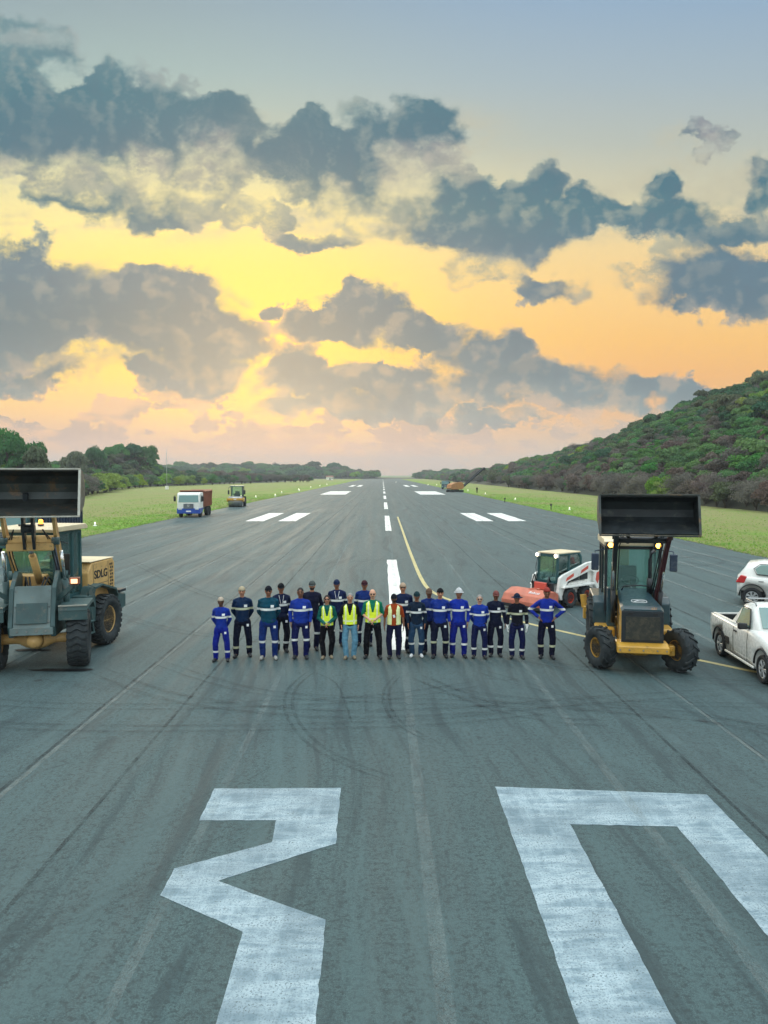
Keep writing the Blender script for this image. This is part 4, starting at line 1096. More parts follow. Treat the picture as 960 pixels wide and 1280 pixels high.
    if vest:
        mb = MB(); W = bw * 1.0
        loft(mb, [(0, 0, .93, .190 * W, .146 * W), (0, 0, .96, .188 * W, .146 * W), (0, 0, 1.10, .182 * W, .142 * W), (0, 0, 1.28, .196 * W, .146 * W), (0, 0, 1.40, .185 * W, .128), (0, 0, 1.465, .125, .096), (0, 0, 1.492, .080, .080)])
        bm = fuse(mb, .0105, 2, .005, seed + 9, [.955, 1.02, 1.06])
        dele = []
        for f in bm.faces:
            c = f.calc_center_median()
            if c.z < .945 or c.z > 1.475: dele.append(f)
            elif c.y < 0 and abs(c.x) < .018 + max(0, (c.z - 1.20)) * (.24 if vest != 'open' else .3): dele.append(f) if (c.z > 1.20 or vest == 'open') else None
            elif vest == 'open' and c.y < 0 and abs(c.x) < .062: dele.append(f)
            elif abs(c.x) > .158 * W and 1.19 < c.z < 1.42: dele.append(f)
        bmesh.ops.delete(bm, geom=list(set(dele)), context='FACES')
        def va(c, n):
            if vest == 'open': return 1 if (.085 < abs(c.x) < .125) else 0
            if .085 * W < abs(c.x) < .125 * W or 1.02 < c.z < 1.06: return 1
            return 0
        o = put(bm, 'safety_vest', [M_CREAM if vest == 'open' else M_LIME, M_PALE], P, va, k)
        sd_ = o.modifiers.new('thick', 'SOLIDIFY'); sd_.thickness = .006
        if vest == 'open': decal('id_card', bvs, 0.0, 1.18, .06, .08, M_PATCH, .012, .3)
    return P
TL, DK = (16, 84, 108), (14, 22, 44)
people = [
 dict(px=277, foot=826.5, top=745, label='shortest person in bright blue overalls and a pale cap, at the wheel loader end', shirt=(24,60,176), pants=(20,40,160), skin=0, cap='back', capcol=(214,196,176), pb=.14, stance=.19, turn=-.1, pocket=True),
 dict(px=303.5, foot=821, top=731.5, label='person in navy workwear, beige backwards cap and khaki shin bands, beside the shortest one', shirt=(20,52,92), pants=(14,24,52), skin=3, cap='back', capcol=(206,190,160), band=M_BANDY, pb=.13, stance=.19, bw=1.08),
 dict(px=336, foot=824, top=731, label='broad person in a teal shirt, blue trousers, sunglasses and a dark beanie', shirt=TL, pants=(24,56,130), skin=2, cap='beanie', capcol=(16,20,34), shades=True, pb=.235, boots=M_BOOTG, stance=.17, bw=1.2),
 dict(px=352, foot=815, top=727.5, label='person in navy with dark cap and lanyard, behind the broad one in teal', shirt=(20,36,74), pants=DK, skin=2, cap='cap', capcol=(14,22,30), lanyard=True, pb=.13, stance=.12, turn=.1),
 dict(px=376, foot=823, top=733, label='broad bareheaded person in a royal blue shirt with navy trousers', shirt=(26,64,176), pants=(20,32,96), skin=1, pose='pocket', pb=.26, stance=.15, bw=1.18, band=M_BAND),
 dict(px=390, foot=812.5, top=724.5, label='person in a dark navy hooded jacket and patterned grey cap, arms behind the back', shirt=(22,28,58), pants=(20,28,66), skin=3, cap='cap', capcol=(88,96,96), band=None, pband=M_BAND, pb=.24, patch=False, pocket=False, stance=.12, bw=1.1, beard=True),
 dict(px=409, foot=823, top=742.5, label='dark-haired woman in a lime vest over a green shirt, black trousers and sunglasses', shirt=(16,112,104), pants=(14,14,24), skin=3, pose='front', band=None, patch=False, pocket=False, vest='closed', shades=True, hair='black', extra='long', boots=M_BOOTT, stance=.11, bw=.92),
 dict(px=421.5, foot=807, top=723, label='person in navy, blue cap and lanyard, behind the woman in the lime vest', shirt=(24,42,92), pants=(20,30,72), skin=2, cap='cap', capcol=(22,44,84), lanyard=True, pb=.22, stance=.13, bw=1.08),
 dict(px=437.5, foot=823, top=740, label='grey-haired person in a lime vest over a black jacket and light blue jeans', shirt=(20,26,38), pants=(118,176,206), skin=3, pose='pocket', band=None, patch=False, pocket=False, vest='closed', hair='grey', boots=M_BOOTT, stance=.11, bw=1.04),
 dict(px=455.5, foot=807, top=724, label='person in a blue shirt and dark red cap, behind the bald one', shirt=(24,58,138), pants=(18,30,70), skin=2, cap='cap', capcol=(70,34,48), pb=.2, stance=.17, patch=False, bw=1.05),
 dict(px=466, foot=823, top=735, label='bald person in sunglasses, lime vest, green short-sleeved shirt and black trousers, feet apart', shirt=(18,142,110), pants=(14,16,28), skin=4, pose='front', band=None, patch=False, pocket=False, vest='closed', shades=True, hair='bald', stance=.20, sleeves='short', bw=1.05),
 dict(px=492.5, foot=822.5, top=741, label='person in an open cream vest over an orange shirt with navy trousers', shirt=(196,84,34), pants=(24,28,66), skin=1, pose='down', band=None, patch=False, pocket=False, vest='open', cap='cap', capcol=(14,20,34), stance=.13, sleeves='short', beard=True, bw=1.02),
 dict(px=504, foot=815, top=727, label='person in navy with a beige cap turned backwards, behind the orange shirt', shirt=(24,44,88), pants=(18,26,56), skin=3, cap='back', capcol=(206,178,152), shades=True, pb=.2, stance=.12),
 dict(px=520.5, foot=821.5, top=738, label='person in a dark teal shirt, grey-blue jeans, teal cap and white trainers', shirt=(18,44,70), pants=(44,78,112), skin=2, cap='cap', capcol=(22,58,66), boots=mat('white_trainer', (.62, .64, .64), .7, var=.1), pb=.20, pose='pocket', stance=.13),
 dict(px=536.5, foot=817, top=734, label='person in blue with a brown cap, half hidden behind the teal cap', shirt=(28,60,140), pants=(22,32,72), skin=1, cap='cap', capcol=(122,96,80), pb=.2, stance=.13, patch=False),
 dict(px=549.5, foot=822, top=734, label='person in a blue shirt, black beanie and navy trousers with olive knee bands', shirt=(24,60,160), pants=(16,26,58), skin=3, cap='beanie', capcol=(14,18,26), pband=M_BANDY, pb=.22, stance=.17, bw=1.1),
 dict(px=573, foot=821.5, top=734, label='person in bright blue overalls wearing a white safety helmet', shirt=(22,58,190), pants=(18,38,146), skin=2, cap='hard', capcol=(236,238,240), pb=.185, pose='pocket', stance=.17, bw=1.08),
 dict(px=599, foot=822.5, top=742, label='grey-haired person in sunglasses, royal blue shirt and navy trousers with white shin bands', shirt=(26,66,182), pants=(18,30,84), skin=4, hair='grey', shades=True, pb=.14, stance=.17, bw=1.08),
 dict(px=619, foot=820, top=737, label='person in dark navy with a reddish cap, behind the grey-haired one in sunglasses', shirt=(18,30,62), pants=(16,24,54), skin=1, cap='cap', capcol=(142,84,80), pb=.14, pose='down', stance=.13),
 dict(px=646, foot=823, top=740, label='person in black workwear with a dark bucket hat and white gloves', shirt=(14,20,40), pants=(16,28,80), skin=2, cap='hat', capcol=(26,42,70), band=M_BANDY, pband=M_BAND, pb=.125, pose='down', gloves=True, stance=.15),
 dict(px=683, foot=822.5, top=733, label='person with hands on hips, royal blue shirt and red headscarf, nearest the backhoe', shirt=(26,56,178), pants=(14,20,52), skin=1, cap='beanie', capcol=(176,72,66), pband=M_BANDY, pb=.165, pose='hips', stance=.15, bw=1.05),
]
for i, p in enumerate(people): person(seed=i * 3 + 1, **p)

# ---------------------------------------------------------------- shared vehicle materials
M_TYREM = mat('tyre', (.022, .030, .034), .82, var=.35, vscale=6, dirt=.35, dirtcol=(.10, .10, .085), bump=.4, bscale=60)
M_TYREC = mat('car_tyre', (.014, .016, .018), .75, var=.2)
M_BLACK = mat('black_paint', (.014, .020, .026), .45, var=.25, dirt=.2); M_RUB = mat('rubber_trim', (.016, .018, .020), .7, var=.15)
M_STEEL = mat('bare_steel', (.32, .33, .33), .38, .8, var=.2); M_CHROME = mat('chrome', (.75, .76, .76), .15, 1.0, var=.03); M_ALLOY = mat('alloy', (.52, .54, .55), .35, .6, var=.08)
M_TAN = mat('worn_yellow_paint', (.66, .41, .15), .5, var=.14, vscale=2.5, dirt=.55, dirtcol=(.14, .10, .06), coat=.15); M_CREAMP = mat('cream_roof_paint', (.74, .62, .42), .45, var=.08, dirt=.3, dirtcol=(.30, .24, .15))
M_SLATE = mat('slate_green_paint', (.045, .095, .098), .5, var=.22, vscale=3, dirt=.6, dirtcol=(.15, .145, .12)); M_PLATE = mat('worn_plate_skylit_band', (.16, .22, .22), .55, .2, var=.25, vscale=2, dirt=.7, dirtcol=(.24, .23, .19))
M_BUCK = mat('scraped_bucket_steel', (.050, .058, .056), .38, .55, var=.5, vscale=1.6, dirt=.8, dirtcol=(.16, .10, .055), bump=.4, bscale=9); M_BUCKD = mat('dark_bucket_steel', (.016, .022, .026), .5, .3, var=.5, vscale=2.2, dirt=.55, dirtcol=(.07, .075, .062), bump=.4, bscale=9)
M_LIP = MATS['lip']; M_EDGEW = mat('worn_bright_edge', (.42, .42, .37), .45, .4, var=.25, vscale=6)
M_JDY = mat('ochre_paint', (.58, .32, .045), .42, var=.12, vscale=3, dirt=.5, dirtcol=(.16, .11, .05), coat=.2); M_NAVY = mat('blackish_teal_paint', (.022, .062, .080), .38, var=.15, vscale=3, dirt=.3, dirtcol=(.12, .13, .12), coat=.3)
M_MAROON = mat('dark_maroon_paint', (.060, .014, .020), .45, var=.2); M_WHITEP = mat('white_car_paint', (.84, .84, .80), .28, var=0, coat=.6); M_WHITEM = mat('white_machine_paint', (.82, .82, .78), .45, var=.07, dirt=.45, dirtcol=(.34, .32, .27))
M_REDW = mat('red_wheel_paint', (.62, .060, .022), .5, var=.15, dirt=.3); M_SALM = mat('faded_red_paint', (.54, .16, .10), .55, var=.18, vscale=3, dirt=.5, dirtcol=(.30, .20, .14)); M_REDL = mat('red_stripe', (.62, .10, .07), .45, var=.08)
M_BLUEP = mat('blue_truck_paint', (.018, .075, .40), .35, var=.1, coat=.3); M_RUST = mat('rusty_red_body', (.27, .095, .055), .65, var=.3, vscale=2, dirt=.4, dirtcol=(.10, .06, .04)); M_DTEAL = mat('dark_teal_truck', (.020, .085, .095), .45, var=.2, dirt=.3, dirtcol=(.12, .13, .12)); M_DNAVY = mat('navy_tipper', (.022, .040, .075), .5, var=.25, dirt=.4, dirtcol=(.14, .15, .15))
M_ORANGE = mat('orange_machine_paint', (.42, .19, .07), .5, var=.15, dirt=.4); M_INT = mat('cab_interior', (.030, .040, .042), .8, var=.2); M_SEAT = mat('seat_cloth', (.060, .060, .062), .9, var=.15)
def lamp_mat(name, col, s): return mat(name, tuple(v * .8 for v in col), .4, var=0, emit=col, estr=s)
L_AMB, L_WARM, L_BEAC, L_DIM = lamp_mat('lit_amber_lamp', (1.0, .42, .05), 14), lamp_mat('lit_work_lamp', (1.0, .80, .48), 26), lamp_mat('lit_beacon', (1.0, .34, .04), 4.0), lamp_mat('lit_indicator', (1.0, .50, .25), 2.6)
M_AMB = mat('amber_lens', (.65, .22, .02), .25, var=.05); M_HEAD = mat('headlamp_glass', (.60, .64, .66), .12, var=.03, coat=.8); M_REDLENS = mat('red_lens', (.55, .03, .03), .2, var=.05, coat=.6)
G1 = glass('tinted_glass', (.86, 1.0, .97), .30); G2 = glass('car_glass', (.30, .50, .50), .8)

def bm_text(txt, size, m, parent, name, M, depth=.004, shear=0.0, bold=0.0):
    cu = bpy.data.curves.new('t', 'FONT'); cu.body = txt; cu.size = size; cu.extrude = depth; cu.align_x = 'CENTER'; cu.align_y = 'CENTER'; cu.shear = shear; cu.offset = bold
    o = bpy.data.objects.new('t', cu); COL.objects.link(o); dg = bpy.context.evaluated_depsgraph_get(); dg.update()
    me = bpy.data.meshes.new_from_object(o.evaluated_get(dg)); bpy.data.objects.remove(o); bpy.data.curves.remove(cu)
    me.transform(M); me.materials.clear(); me.materials.append(m); return link(name, me, parent)
def frame(o, xdir, zdir):
    """matrix placing a text whose reading direction is xdir and whose up is zdir at o"""
    x = Vector(xdir).normalized(); y = Vector(zdir).normalized(); z = x.cross(y); M = Matrix((x, y, z)).transposed().to_4x4(); M.translation = o; return M

def wheel(parent, c, Rr, w, rim, mt, mr, kind='lug', steer=0.0, side=1, lugs=20, spokes=0):
    """side: +1 when the outer face looks to +x"""
    e = bpy.data.objects.new('wheel', None); COL.objects.link(e); e.parent = parent; e.location = c; e.rotation_euler = (0, 0, steer + (0 if side > 0 else PI)); e.empty_display_size = .1
    h = w / 2; mb = MB(); d = {'lug': .035, 'rock': .03, 'car': 0, 'smooth': 0}[kind] * (Rr / .5 if kind != 'car' else 1); r0 = Rr - d
    prof = [(-h * .62, rim), (-h * .88, rim + .02), (-h, rim + (r0 - rim) * .45), (-h * .96, rim + (r0 - rim) * .80), (-h * .80, r0 * .985), (-h * .45, r0), (h * .45, r0), (h * .80, r0 * .985), (h * .96, rim + (r0 - rim) * .80), (h, rim + (r0 - rim) * .45), (h * .88, rim + .02), (h * .62, rim)]
    mb.lathe(prof, (0, 0, 0), 'x', 40)
    def surf(x, a, up=0.0):
        t = abs(x) / h; r = r0 * (1 - .012 * t - .05 * max(0, t - .8) * 5) + up; return Vector((x, r * math.cos(a), r * math.sin(a)))
    if kind == 'lug':
        for k in range(lugs):
            for s in (-1, 1):
                a0 = 2 * PI * (k + (.5 if s > 0 else 0)) / lugs; pts = [(s * h * .02, 0), (s * h * .35, .10), (s * h * .75, .26), (s * h * 1.0, .34)]
                bm = bmesh.new(); rows = []
                wd = .030 / Rr
                for x, da in pts:
                    a = a0 + da * .8
                    rows.append([bm.verts.new(surf(x, a - wd, -.012)), bm.verts.new(surf(x, a - wd * .7, d)), bm.verts.new(surf(x, a + wd * .7, d)), bm.verts.new(surf(x, a + wd, -.012))])
                for A, B in zip(rows, rows[1:]):
                    for i in range(4): bm.faces.new((A[i], A[(i + 1) % 4], B[(i + 1) % 4], B[i]))
                bm.faces.new(rows[0][::-1]); bm.faces.new(rows[-1]); bmesh.ops.recalc_face_normals(bm, faces=bm.faces[:]); mb.add(bm)
    if kind == 'rock':
        for k in range(lugs):
            a0 = 2 * PI * k / lugs; bm = bmesh.new(); rows = []; wd = PI / lugs * .66
            for i in range(9):
                x = -h * .98 + 2 * h * .98 * i / 8; a = a0 + .055 * math.sin(i / 8 * 2 * PI * 1.5)
                rows.append([bm.verts.new(surf(x, a - wd, -.01)), bm.verts.new(surf(x, a - wd * .85, d)), bm.verts.new(surf(x, a + wd * .85, d)), bm.verts.new(surf(x, a + wd, -.01))])
            for A, B in zip(rows, rows[1:]):
                for i in range(4): bm.faces.new((A[i], A[(i + 1) % 4], B[(i + 1) % 4], B[i]))
            bm.faces.new(rows[0][::-1]); bm.faces.new(rows[-1]); bmesh.ops.recalc_face_normals(bm, faces=bm.faces[:]); mb.add(bm)
    mb.build('tyre', mt, e)
    mb = MB()
    if spokes:
        mb.lathe([(-h * .6, rim * .98), (h * .75, rim * 1.0), (h * .80, rim * .93), (h * .55, rim * .86), (-h * .5, rim * .85)], (0, 0, 0), 'x', 36)
        mb.lathe([(h * .25, 0), (h * .25, rim * .9)], (0, 0, 0), 'x', 24)
        for k in range(spokes):
            a = 2 * PI * k / spokes
            for da in (-.13, .13): mb.bar((h * .66, rim * .12 * math.cos(a), rim * .12 * math.sin(a)), (h * .70, rim * .9 * math.cos(a + da), rim * .9 * math.sin(a + da)), .03, .035, .006)
        mb.lathe([(h * .5, rim * .20), (h * .74, rim * .18), (h * .76, 0)], (0, 0, 0), 'x', 20)
        o = mb.build('rim', [mr], e); bk = MB(); bk.lathe([(h * .20, 0), (h * .22, rim * .84)], (0, 0, 0), 'x', 20); bk.build('brake_disc', M_INT, e)
    else:
        mb.lathe([(-h * .62, rim), (-h * .66, rim * .93), (-h * .1, rim * .86), (h * .05, rim * .62), (h * .12, rim * .60), (h * .14, rim * .34), (h * .34, rim * .30), (h * .36, 0)], (0, 0, 0), 'x', 32)
        mb.lathe([(h * .62, rim * 1.005), (h * .70, rim * .96), (h * .55, rim * .90), (h * .05, rim * .84), (h * .04, rim * .6)], (0, 0, 0), 'x', 32)
        for k in range(8): a = 2 * PI * k / 8; mb.cyl((h * .10, rim * .46 * math.cos(a), rim * .46 * math.sin(a)), (h * .2, rim * .46 * math.cos(a), rim * .46 * math.sin(a)), rim * .05, n=6)
        mb.build('rim', mr, e)
    return e
def pane(name, parent, pts, m, th=.012):
    """glass pane of the given corner points, with a little thickness"""
    p = [Vector(q) for q in pts]; n = (p[1] - p[0]).cross(p[2] - p[0]).normalized() * th / 2; mb = MB(); bm = bmesh.new()
    A = [bm.verts.new(q + n) for q in p]; B = [bm.verts.new(q - n) for q in p]; bm.faces.new(A); bm.faces.new(B[::-1])
    for i in range(len(p)): bm.faces.new((A[i], B[i], B[(i + 1) % len(p)], A[(i + 1) % len(p)]))
    bmesh.ops.recalc_face_normals(bm, faces=bm.faces[:]); mb.add(bm); return mb.build(name, m, parent)
def bucket(parent, prof, hw, m, me, xf=None, th=.03, mskylit=None, side_poly=None):
    """open bucket: prof is the (y,z) shell line from the top lip round the back to the cutting edge"""
    mb = MB(xf); n = len(prof); bm = bmesh.new()
    out = []
    for i, p in enumerate(prof):
        a, b = Vector(prof[max(i - 1, 0)]), Vector(prof[min(i + 1, n - 1)]); d = (b - a).normalized(); out.append((p[0] - d.y * -th, p[1] + d.x * -th))
    poly = list(prof) + out[::-1]
    A = [bm.verts.new((-hw, *p)) for p in poly]; B = [bm.verts.new((hw, *p)) for p in poly]; k = len(poly)
    for i in range(k): 
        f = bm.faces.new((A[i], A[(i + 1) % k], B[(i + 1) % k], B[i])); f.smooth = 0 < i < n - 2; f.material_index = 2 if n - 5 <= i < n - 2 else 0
    for i in range(n - 1):
        bm.faces.new((A[i], A[k - 1 - i], A[k - 2 - i], A[i + 1])); bm.faces.new((B[i], B[i + 1], B[k - 2 - i], B[k - 1 - i]))
    bmesh.ops.recalc_face_normals(bm, faces=bm.faces[:]); mi = [f.material_index for f in bm.faces]; mb.add(bm); mb.mi = mi
    sp = side_poly or list(prof)
    for s in (-1, 1): mb.prism(sp, s * hw - (0 if s > 0 else .03), s * hw + (.03 if s > 0 else 0), 'x')
    mb.slot(1); t, c = prof[0], prof[-1]
    mb.box(-hw - .03, hw + .03, t[0] - .04, t[0] + .01, t[1] - .005, t[1] + .03, .004); mb.box(-hw - .03, hw + .03, c[0] - .07, c[0] + .05, c[1] - .035, c[1] - .005, .004)
    for s in (-1, 1): mb.bar((s * (hw + .018), t[0] - .02, t[1]), (s * (hw + .018), c[0] - .03, c[1]), .05, .03)
    return mb.build('bucket', [m, me, mskylit or m], parent)

# ---------------------------------------------------------------- wheel loader
def wheel_loader():
    Z = root('wheel_loader', (-8.42, 19.25, 0), R(-7), 'dusty tan wheel loader with its scraped bucket raised high', 'wheel loader')
    F = Matrix.Rotation(R(20), 4, 'Z')
    # rear frame and hood
    mb = MB(); mb.prism([(.66, .95), (.66, 1.95), (.85, 2.20), (2.02, 2.22), (2.12, 2.10), (2.12, .95)], -.72, .72, 'x', .03, seg=2); mb.build('engine_hood', M_TAN, Z)
    mb = MB(); mb.box(-.72, .72, .78, 2.08, 2.222, 2.245, .008); mb.build('hood_top', M_CREAMP, Z)
    mb = MB()
    for j in range(11):
        for i in range(2): mb.box(.718, .732, 1.83 + i * .10 + (j % 2) * .03, 1.88 + i * .10 + (j % 2) * .03, 1.12 + j * .092, 1.175 + j * .092)
    mb.build('side_vent', M_BLACK, Z)
    bm_text('SDLG', .30, M_BLACK, Z, 'lettering', frame((.725, 1.33, 1.86), (0, 1, 0), (0, 0, 1)), .004, bold=.006)
    mb = MB()
    for s in (-1, 1):
        for a, b in (((.92, 1.0), (.92, 2.14)), ((1.74, 1.0), (1.74, 2.16)), ((.92, 1.62), (1.74, 1.62))): mb.bar((s * .722, *a), (s * .722, *b), .008, .012)
        mb.box(min(s * .72, s * .745), max(s * .72, s * .745), 1.02, 1.14, 1.52, 1.56, .004)
    mb.build('hood_seam', M_BLACK, Z)
    mb = MB(); mb.prism([(2.2, .70), (2.2, 1.22), (2.62, 1.16), (2.62, .78)], -.80, .80, 'x', .03); mb.box(-.42, .42, -.3, 2.3, .62, .95, .02); mb.build('rear_frame', M_SLATE, Z)
    mb = MB(); mb.box(.45, .82, 2.2, 2.6, 1.225, 1.30, .01); mb.build('counterweight_cap', M_BLACK, Z)
    mb = MB(); mb.lathe([(-.80, .12), (-.4, .13), (-.25, .24), (0, .29), (.25, .24), (.4, .13), (.80, .12)], (0, 1.22, .68)); mb.build('rear_axle', M_TAN, Z)
    mb = MB()
    for s in (-1, 1):
        mb.prism([(.30, 1.20), (.52, 1.62), (.95, 1.66), (1.7, 1.44), (1.85, 1.2), (1.82, 1.2), (1.66, 1.40), (.94, 1.61), (.56, 1.57), (.36, 1.2)], s * .62 if s > 0 else -.98, .98 if s > 0 else -.62, 'x')
        mb.prism([(.1, .75), (.1, 1.45), (.60, 1.42), (.60, .72)], .55 if s > 0 else -.95, .95 if s > 0 else -.55, 'x', .02)
    mb.build('rear_fender', M_SLATE, Z)
    mb = MB()
    for s in (-1, 1):
        for z in (.48, .78): mb.box(s * .95 - .10, s * .95 + .10, .10, .36, z, z + .03, .004)
        for y in (.12, .34): mb.bar((s * 1.02, y, .48), (s * .92, y, 1.35), .03, .03)
        mb.tube([(s * .98, .15, 1.45), (s * 1.0, .12, 1.75), (s * 1.0, .5, 1.62)], .014, 6)
    mb.build('step', M_SLATE, Z)
    # cab
    C = []
    mb = MB(); x0, x1, y0, y1, z0, z1 = -.66, .54, -.58, .58, 1.45, 3.10
    for x in (x0, x1):
        for y in (y0, y1, .18): mb.box(x - .04, x + .04, y - .04, y + .04, z0, z1, .008)
        mb.box(x - .035, x + .035, y0, y1, z0 - .05, z0 + .05); mb.box(x - .035, x + .035, y0, y1, z1 - .06, z1)
    for y in (y0, y1): mb.box(x0, x1, y - .035, y + .035, z0 - .05, z0 + .06); mb.box(x0, x1, y - .035, y + .035, z1 - .06, z1)
    mb.box(x0, x1, y0, y1, 1.34, 1.42); mb.build('cab_frame', M_DTEAL, Z)
    mb = MB(); mb.prism([(-.84, 3.12), (-.88, 3.20), (-.7, 3.25), (.7, 3.26), (.82, 3.18), (.80, 3.12)], -.82, .66, 'x', .02, seg=2); mb.build('cab_roof', M_CREAMP, Z)
    pane('windscreen', Z, [(x0, y0 + .0, z0), (x1, y0, z0), (x1, y0, z1), (x0, y0, z1)], G1)
    for s, x in ((-1, x0), (1, x1)): pane('side_window', Z, [(x, y0, z0), (x, y1, z0), (x, y1, z1), (x, y0, z1)], G1)
    pane('rear_window', Z, [(x0, y1, z0 + .4), (x1, y1, z0 + .4), (x1, y1, z1), (x0, y1, z1)], G1)
    mb = MB(); mb.box(-.26, .26, .15, .55, 1.75, 1.88, .04, seg=2); mb.box(-.26, .26, .50, .64, 1.85, 2.45, .04, seg=2); mb.build('operator_seat', M_SEAT, Z)
    mb = MB(); mb.box(-.35, .35, -.52, -.30, 1.45, 2.0, .04); mb.lathe([(0, .17), (.02, .19), (.04, .17), (.02, .155)], (0, -.18, 2.12), 'z', 24, True); mb.cyl((0, -.3, 1.7), (0, -.18, 2.12), .03); mb.build('dashboard', M_INT, Z)
    mb = MB(); mb.cyl((-.35, -.55, 3.26), (-.35, -.55, 3.30), .06); mb.cyl((.14, -.5, 3.26), (.14, -.5, 3.31), .07); mb.build('beacon_base', M_BLACK, Z)
    mb = MB(); mb.lathe([(0, .055), (.09, .05), (.11, .03), (.115, 0)], (.14, -.5, 3.31), 'z', 20); mb.build('beacon', L_BEAC, Z)
    mb = MB()
    for s in (-1, 1):
        mb.tube([(s * .70, -.60, 2.9), (s * .98, -.75, 2.86)], .014, 6); mb.box(s * .98 - .09, s * .98 + .09, -.79, -.75, 2.52, 2.88, .01) if s < 0 else mb.box(.86, 1.02, -.78, -.74, 2.1, 2.62, .01)
    mb.build('mirror', M_BLACK, Z)
    mb = MB(); mb.cyl((.66, -.66, 1.6), (.66, -.66, 2.75), .075, n=14); mb.build('air_pipe', M_DNAVY, Z)
    # front frame, turned with the wheels
    mb = MB(F); mb.prism([(-.55, .75), (-.55, 1.3), (-.9, 2.18), (-1.25, 2.25), (-1.75, 1.9), (-2.0, 1.05), (-1.9, .80)], -.50, -.40, 'x', .01); mb.prism([(-.55, .75), (-.55, 1.3), (-.9, 2.18), (-1.25, 2.25), (-1.75, 1.9), (-2.0, 1.05), (-1.9, .80)], .40, .50, 'x', .01); mb.box(-.40, .40, -1.9, -.5, .85, 1.0); mb.box(-.40, .40, -.75, -.6, 1.0, 1.7); mb.build('front_frame', M_SLATE, Z)
    mb = MB(F); mb.prism([(-1.98, 1.02), (-1.72, 1.95), (-1.68, 1.95), (-1.94, 1.0)], -.395, .395, 'x', .004); mb.slot(1).prism([(-2.0, 1.13), (-1.875, 1.58), (-1.86, 1.575), (-1.985, 1.12)], -.33, .33, 'x', .004); mb.slot(0).prism([(-2.0, .86), (-2.0, 1.04), (-1.93, 1.04), (-1.93, .86)], -.46, .46, 'x', .01); mb.build('front_plate', [M_PLATE, M_SLATE], Z)
    mb = MB(F); mb.lathe([(-.80, .13), (-.5, .11), (-.38, .12), (-.2, .21), (0, .25), (.2, .21), (.38, .12), (.5, .11), (.80, .13)], (0, -1.43, .68)); mb.lathe([(0, .20), (-.14, .17), (-.22, .12), (-.26, 0)], (0, -1.62, .68), 'y'); mb.build('front_axle', M_TAN, Z)
    for s in (-1, 1):
        mb = MB(F); a, b = (.58, 1.20) if s > 0 else (-1.20, -.58)
        mb.prism([(-2.02, 1.40), (-2.0, 1.50), (-.95, 1.52), (-.72, 1.30), (-.72, 1.26), (-.97, 1.44), (-1.96, 1.42)], a, b, 'x'); mb.prism([(-2.0, 1.18), (-2.0, 1.42), (-1.95, 1.42), (-1.95, 1.18)], a, b, 'x'); mb.slot(1).box(a, b, -2.03, -1.96, 1.50, 1.525); mb.slot(0)
        mb.bar((s * .52, -1.6, 1.62), (s * .88, -1.85, 1.95), .07, .10); mb.bar((s * .86, -1.85, 1.95), (s * .99, -1.86, 1.97), .09, .04); mb.build('front_fender', [M_SLATE, M_EDGEW], Z)
        mb = MB(F); mb.box(s * .93 - .11, s * .93 + .11, -1.98, -1.82, 1.99, 2.15, .015); l = mb.build('headlamp', M_RUST, Z)
        mb = MB(F); mb.box(s * .93 - .07, s * .93 + .07, -1.995, -1.978, 2.02, 2.12, .004); mb.build('lens', L_DIM, l)
        mb = MB(F); mb.prism([(-.95, 2.22), (-1.05, 2.30), (-1.95, 3.14), (-2.30, 3.86), (-2.22, 3.90), (-2.10, 3.88), (-1.80, 3.00), (-.95, 2.02)], *((.50, .57) if s > 0 else (-.57, -.50)), 'x', .008); mb.slot(1).cyl((s * .48, -1.02, 2.12), (s * .66, -1.02, 2.12), .11); mb.cyl((s * .46, -1.9, 3.0), (s * .62, -1.9, 3.0), .09); mb.build('lift_arm', [M_TAN, M_SLATE], Z)
        mb = MB(F); mb.cyl((s * .66, -1.15, .95), (s * .64, -1.45, 2.05), .075); mb.slot(1).cyl((s * .64, -1.45, 2.05), (s * .62, -1.72, 2.75), .04); mb.build('lift_cylinder', [M_SLATE, M_CHROME], Z)
    mb = MB(F)
    for s in (-1, 1):
        for o in (.03, -.03): mb.tube([(s * (.46 + o * .5), -.98, 2.02), (s * (.46 + o), -1.25, 2.30), (s * (.46 + o), -1.62, 2.62), (s * (.44 + o), -1.9, 2.98), (s * .30, -2.1, 3.28)], .014, 6)
        for y, z in ((-1.0, 2.12), (-1.92, 3.0), (-2.22, 3.82)): mb.cyl((s * .57, y, z), (s * .60, y, z), .045, n=6)
    mb.build('arm_hose', M_RUB, Z)
    mb = MB(F)
    for x in (-.30, -.10, .10, .30): mb.cyl((x, -2.012, .95), (x, -2.0, .95), .022, n=6)
    for x in (-.36, .36):
        for t in (.1, .5, .9): mb.cyl((x, -1.99 + .26 * t, 1.05 + .87 * t), (x, -1.975 + .26 * t, 1.055 + .87 * t), .018, n=6)
    mb.build('bolt', M_STEEL, Z)
    mb = MB(F); mb.box(-.50, .50, -1.98, -1.84, 2.78, 2.98, .03, seg=2); mb.prism([(-1.99, 2.98), (-1.86, 2.98), (-1.78, 3.12), (-1.90, 3.12)], -.50, .50, 'x'); mb.build('cross_beam', M_TAN, Z)
    mb = MB(F); mb.cyl((0, -.75, 1.75), (0, -1.72, 2.65), .085); mb.slot(1).cyl((0, -1.72, 2.65), (0, -1.95, 2.88), .05); mb.build('tilt_cylinder', [M_TAN, M_CHROME], Z)
    mb = MB(F)
    for s in (-1, 1): mb.prism([(-1.86, 2.80), (-2.02, 2.82), (-2.18, 3.30), (-2.20, 3.72), (-2.05, 3.72), (-1.95, 3.25)], s * .10 - .03, s * .10 + .03, 'x', .006)
